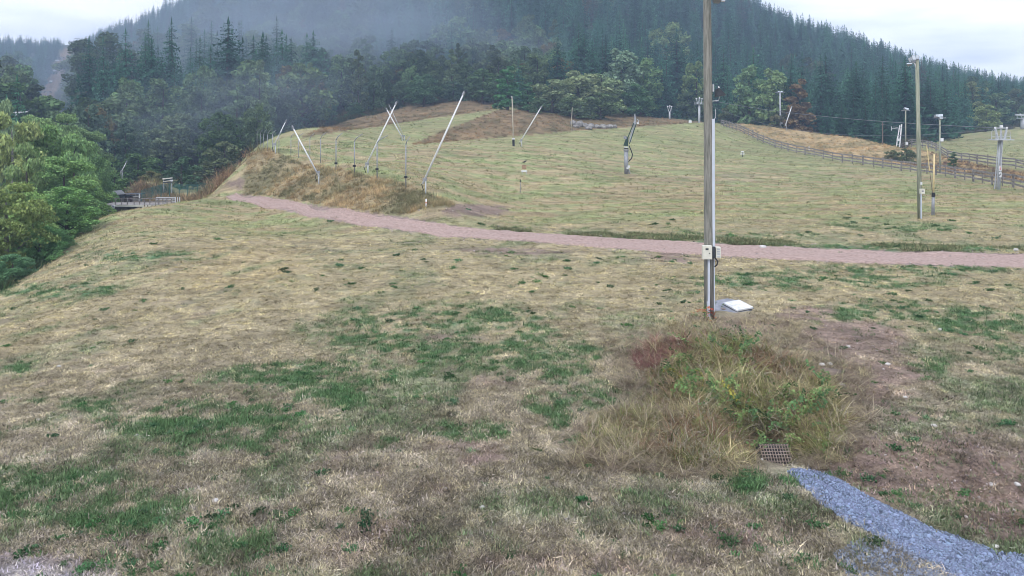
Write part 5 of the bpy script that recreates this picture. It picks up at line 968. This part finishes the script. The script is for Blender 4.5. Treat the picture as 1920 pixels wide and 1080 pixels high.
for x_ in (295, 310, 325): MB().box(p2(x_, 376, .06), (.08, .06, 14 * s2)).build('leg', M['dark'], wb)
for i, x_ in enumerate((329, 333, 337)):
    q = at(x_, 371.5, 81); o = empty('white_stake', q, f'{["left","middle","right"][i]} one of three small white stakes right of the white barrier', 'stake', 'white stakes right of the barrier'); MB().tube([(0, 0, -1), (0, 0, .12)], .05, 6).build('stake_rod', M['white'], o)
YH = 88.0; v3 = at(238, 385, YH); hu = empty('hut', v3, 'low timber hut with a grey roof behind the footbridge', 'hut'); p3 = lambda a, b_, dy=0: at(a, b_, YH + dy) - v3; s3 = YH / F
MB().box(p3(232, 376, 1.5), (44 * s3, 3, 24 * s3)).build('wall', M['timber'], hu)
for i in range(8): MB().box(p3(212.5 + i * 5.6, 375, -.03), (4.9 * s3, .06, 22 * s3)).build('plank', M['rail'] if i % 2 else M['timber'], hu)
MB().poly([p3(205, 366, -.4), p3(236, 364, -.4), p3(228, 356, 1.6), p3(212, 358, 1.6), p3(205, 366, 3.4), p3(236, 364, 3.4)], [(0, 1, 2, 3), (3, 2, 5, 4), (0, 3, 4), (1, 5, 2), (0, 4, 5, 1)]).build('roof', M['roof'], hu)
MB().box(p3(247, 364.5, 1), (28 * s3, 3, 1.6 * s3)).build('roof', M['dark'], hu); MB().box(p3(230, 369, -.1), (7 * s3, .05, 6 * s3)).build('window', M['dgalv'], hu); MB().box(p3(244, 372, -.1), (6 * s3, .05, 5 * s3)).build('window', mat('mauve_board', (.22, .12, .15), .8), hu)
tb = empty('plank_stack', v4 := at(257, 383, 84), 'stack of reddish planks beside the hut wall', 'planks')
for i in range(6): MB().box(at(257, 383 - i * 2.9, 84) - v4, (10 * 84 / F, .8, 1.7 * 84 / F)).build('plank', M['rock'] if i % 2 else M['timber'], tb)
q = at(261.5, 367, 83); o = empty('white_post', q, 'small white post top right of the hut', 'post'); MB().tube([(0, 0, -1), (0, 0, .2)], .07, 8).build('post_body', M['white'], o)
YS = 98.0; v5 = at(316, 360, YS); v5.z = at(316, 352, YS).z; sh = empty('notice_board', v5, 'small roofed notice board above the green mesh fence', 'notice board'); p5 = lambda a, b_, dy=0: at(a, b_, YS + dy) - v5; s5 = YS / F
MB().beam(p5(306, 335.5), p5(322, 333.6), .5, .12).build('roof', M['cream'], sh); MB().beam(p5(307, 338), p5(323, 336.5, .05), .1, 2.2 * s5, Vector((0, 0, 1))).build('board', M['dark'], sh); MB().beam(p5(306, 340.5), p5(320, 338.5, -.05), .08, 1.5 * s5).build('board', M['cream'], sh); MB().box(p5(322, 338.5, -.1), (5 * s5, .05, 3 * s5)).build('sheet', M['white'], sh); MB().beam(p5(306, 342.5), p5(322, 341.5), .1, .12).build('board', M['dark'], sh)
for x_ in (307, 322): MB().tube([p5(x_, 362, .1), p5(x_, 334, .1)], .06, 6).build('leg', M['galv'], sh)
# mesh fence: posts and wires
mf = empty('mesh_fence', v6 := at(300, 366, 92), 'green wire mesh fence curving from the hut to the bank', 'fence'); prev = None
for i, (x_, yb_, yt_, Yf) in enumerate([(266, 374, 357, 86), (285, 368, 351, 89), (302, 362, 346, 92), (318, 360, 344, 93), (336, 361, 345, 92), (352, 362, 346, 90), (370, 362, 345, 88), (388, 361, 343, 86), (404, 361, 343, 84), (414, 363, 345, 83)]):
    a = at(x_, yb_, Yf) - v6; c_ = at(x_, yt_, Yf) - v6; MB().tube([a - Vector((0, 0, .6)), c_], .05, 6).build('post', M['mesh'], mf)
    if prev:
        mb = MB()
        for k_ in range(7): f_ = k_ / 6; mb.beam(prev[0].lerp(prev[1], f_), a.lerp(c_, f_), .02, .02)
        for k_ in range(1, 12): f_ = k_ / 12; mb.beam(prev[0].lerp(a, f_), prev[1].lerp(c_, f_), .02, .02, Vector((0, 1, 0)))
        mb.build('mesh_panel', M['mesh'], mf)
    prev = (a, c_)
# hay-coloured shrubs by the mesh fence
X, Y, Z = [], [], []
for cx, cy, Yc, rx, nn, colr in [(385, 362, 84, 3.0, 60, (.42, .30, .16)), (300, 358, 96, 3.4, 70, (.36, .2, .13)), (275, 356, 98, 2.5, 50, (.34, .19, .13)), (355, 368, 86, 3.2, 50, (.25, .22, .12)), (325, 366, 86, 2.5, 40, (.28, .22, .13)), (420, 362, 80, 2.6, 40, (.30, .22, .14))]:
    c0 = at(cx, cy, Yc)
    for i in range(nn): x_ = c0.x + rng.normal(0, rx * .5); y_ = Yc + rng.normal(0, 1.2); X.append(x_); Y.append(y_); Z.append(max(g1(x_, y_), c0.z - 1.2)); 
k = len(X); ti = np.array([[.38, .27, .16], [.30, .2, .12], [.2, .19, .09]])[rng.integers(0, 3, k)] * rng.uniform(.7, 1.3, (k, 1))
scatter('reed_clumps', np.c_[X, Y, Z], rng.uniform(1.0, 1.8, k), rots(k, .15), ti, rng.integers(0, 3, k), P_hay, 'hay coloured reeds and dead shrubs around the green mesh fence', 'reeds')

# ------------------------------------------------------------------ chair lift in the clearing
def chair_tower(base, tpx, tpy, Yb, arm, lb):
    v = at(base[0], base[1], Yb); v.z = g1(v.x, v.y); o = empty('chairlift_tower', v, lb, 'lift tower', 'towers of the chair lift'); p = lambda a, b_, dy=0: at(a, b_, Yb + dy) - v; s_ = Yb / F
    MB().tube([Vector((0, 0, -2)), p(tpx, tpy)], [.35, .28], 8).build('mast', M['dgalv'], o); MB().beam(p(tpx - arm, tpy + .4), p(tpx + arm, tpy + .4), .35, .35).build('crossarm', M['dgalv'], o)
    for sg in (-1, 1): MB().beam(p(tpx + sg * arm * 1.15, tpy + 1.4), p(tpx + sg * arm * .6, tpy - 1.2), .4, .5).build('sheave_train', M['dark'], o)
Yt = 572
chair_tower((134.5, 92), 134.5, 77.5, 568, 5.2, 'left one of the two chair lift towers on the skyline notch'); chair_tower((145, 91), 145, 72, 590, 4.2, 'right one of the two chair lift towers on the skyline notch')
chair_tower((117, 138), 116, 108, 452, 5, 'chair lift tower in the upper part of the clearing'); chair_tower((90, 203), 89.5, 172, 330, 6.5, 'chair lift tower half way up the clearing')
v = at(32, 240, 120); o = empty('chairlift_tower', v, 'nearest chair lift tower with a white cross arm above the left trees', 'lift tower', 'towers of the chair lift'); p = lambda a, b_, dy=0: at(a, b_, 120 + dy) - v
MB().tube([(0, 0, -8), p(32, 213)], .16, 8).build('mast', M['galv'], o); MB().beam(p(25, 211), p(52, 209.5), .16, .14).build('crossarm', M['white'], o); MB().box(p(35, 212.7, -.1), (.22, .2, .2)).build('lamp', M['white'], o); MB().box(p(29.3, 220.5), (.2, .2, .35)).build('bracket', M['white'], o); MB().tube([p(29.3, 212), p(29.3, 221)], .07, 6).build('strut', M['galv'], o)
def chair(px_, py_, Yc, wpx, lb):
    v = at(px_, py_, Yc); o = empty('lift_chair', v, lb, 'chair lift chair', 'chairs hanging on the chair lift'); w_ = wpx / F * Yc
    MB().box((0, 0, 0), (w_, .6, .18)).build('seat', M['white'], o); MB().box((0, .3, .4), (w_, .12, .5)).build('backrest', M['galv'], o); MB().tube([(0, .2, .3), (0, .25, 2.2)], .06, 5).build('hanger', M['galv'], o)
for a_ in [(107, 114, 440, 7, 'hanging lift chair just below the skyline clearing'), (102, 133, 400, 6, 'hanging lift chair beside the upper clearing tower'), (95, 153, 360, 5, 'hanging lift chair in the middle of the clearing'), (75, 190, 290, 6, 'hanging lift chair left of the half way tower'), (64, 207, 240, 10, 'lowest and nearest hanging lift chair'), (130, 89, 560, 4, 'tiny lift chair on the skyline left of the towers')]: chair(*a_)
rope([(139, 78, 568), (121, 108, 452), (96, 173, 330), (52, 209, 120)], 'right haul rope of the chair lift', .05, 'haul ropes of the chair lift'); rope([(130, 78, 568), (111, 108, 452), (83, 173, 330), (27, 210, 120)], 'left haul rope of the chair lift', .05, 'haul ropes of the chair lift')

# ------------------------------------------------------------------ air
hz = bpy.data.materials.new('air'); hz.use_nodes = True; t = hz.node_tree; t.nodes.clear(); oo = t.nodes.new('ShaderNodeOutputMaterial'); pv = t.nodes.new('ShaderNodeVolumePrincipled')
pv.inputs['Color'].default_value = (.54, .72, 1.0, 1); pv.inputs['Density'].default_value = .0009; pv.inputs['Anisotropy'].default_value = .2
t.links.new(pv.outputs[0], oo.inputs['Volume'])
o = MB().box((0, 325, 55), (1400, 750, 200)).build('haze', hz); tag(o, 'thin bluish mist filling the valley air', 'haze', kind='stuff')

# low cloud hanging on the hillside at the upper left
cl = bpy.data.materials.new('cloud_vapour'); cl.use_nodes = True; t = cl.node_tree; t.nodes.clear(); n_ = t.nodes; l = t.links
oo = n_.new('ShaderNodeOutputMaterial'); pv = n_.new('ShaderNodeVolumePrincipled'); pv.inputs['Color'].default_value = (.64, .78, 1.0, 1); pv.inputs['Anisotropy'].default_value = .2
tc = n_.new('ShaderNodeTexCoord'); ln_ = n_.new('ShaderNodeVectorMath'); ln_.operation = 'LENGTH'; l.new(tc.outputs['Object'], ln_.inputs[0])
mr = n_.new('ShaderNodeMapRange'); mr.inputs[1].default_value = 1.0; mr.inputs[2].default_value = .25; mr.inputs[3].default_value = 0; mr.inputs[4].default_value = 1; l.new(ln_.outputs['Value'], mr.inputs[0])
q = n_.new('ShaderNodeTexNoise'); q.inputs['Scale'].default_value = 1.8; q.inputs['Detail'].default_value = 3; l.new(tc.outputs['Object'], q.inputs['Vector'])
mq = n_.new('ShaderNodeMapRange'); mq.inputs[1].default_value = .30; mq.inputs[2].default_value = .7; mq.inputs[3].default_value = 0; mq.inputs[4].default_value = .0165; l.new(q.outputs[0], mq.inputs[0])
mm = n_.new('ShaderNodeMath'); mm.operation = 'MULTIPLY'; l.new(mr.outputs[0], mm.inputs[0]); l.new(mq.outputs[0], mm.inputs[1]); l.new(mm.outputs[0], pv.inputs['Density']); l.new(pv.outputs[0], oo.inputs['Volume'])
V, Fc = pebble(3, 1.0); V = [v / np.linalg.norm(v) * 1.25 for v in V]
for nm_, c_px, sc_, ry_, lb_ in (('low_cloud', (400, 75, 195), (80, 55, 24), -14, 'large wisp of low blue white cloud over the forested hill at the upper left'), ('mist_wisp', (720, 75, 215), (55, 45, 20), 8, 'thinner mist wisp over the forest above the crossed lances'), ('mist_veil', (440, 200, 128), (24, 26, 9), -10, 'faint mist veil over the trees left of the net posts')):
    o = link(nm_, npmesh(nm_, V, Fc, cl), None, at(*c_px)); o.scale = sc_; o.rotation_euler = (0, R(ry_), 0); tag(o, lb_, 'cloud', kind='stuff')
def small_plant(px_, py_, me, sc_, tint, lb, nm):
    v = hit(px_, py_); o = empty(nm, v, lb, 'plant'); c_ = link('leaves', me, o); c_['tint'] = tint; o.scale = (sc_,) * 3
small_plant(1338, 600, bramble(401), 1.0, [.42, .13, .07], 'orange red leaved plant growing at the foot of the wooden pole', 'red_leaved_plant')
small_plant(1330, 606, bramble(402), .8, [.36, .15, .08], 'small reddish plant in front of the wooden pole foot', 'red_leaved_plant')
small_plant(1322, 602, bramble(403), 1.1, [.12, .2, .07], 'green leafy plant left of the wooden pole foot', 'leafy_plant')
small_plant(1262, 612, blades(90, .3, .6, .010, (.05, .6), (.3, 1.4), 404, seg=4, base=.12), .8, [.42, .36, .2], 'isolated straw coloured grass tuft left of the wooden pole', 'grass_tuft')

# taller green verge along the upper edge of the track
vp = interp_line([(p_[0], p_[1]) for p_ in PT[5:]], 700); vx = rng.uniform(930, 1980, 5200); vy = np.interp(vx, vp[:, 0], vp[:, 1]) - rng.uniform(1.5, 11, 5200) * np.clip((vx - 900) / 300, .3, 1); Yv = CAMH / (vy - HOR) * F
for _ in range(6): Xv = (vx - 960) / F * Yv; Zv = ground(Xv, Yv); Yv = (CAMH - Zv) / (vy - HOR) * F
k = len(Xv); keep = fbm(Xv * .5, Yv * .5, 951, 3) > .47; tv = np.where(rng.random((k, 1)) < .6, np.array([[.15, .19, .09]]), np.array([[.28, .26, .15]])) * rng.uniform(.5, 1.4, (k, 1))
scatter('verge_grass', np.c_[Xv, Yv, Zv][keep], rng.uniform(1.2, 2.4, k)[keep], rots(k)[keep], tv[keep], rng.integers(0, 3, k)[keep], P_green, 'band of taller green grass along the upper edge of the track', 'verge grass')
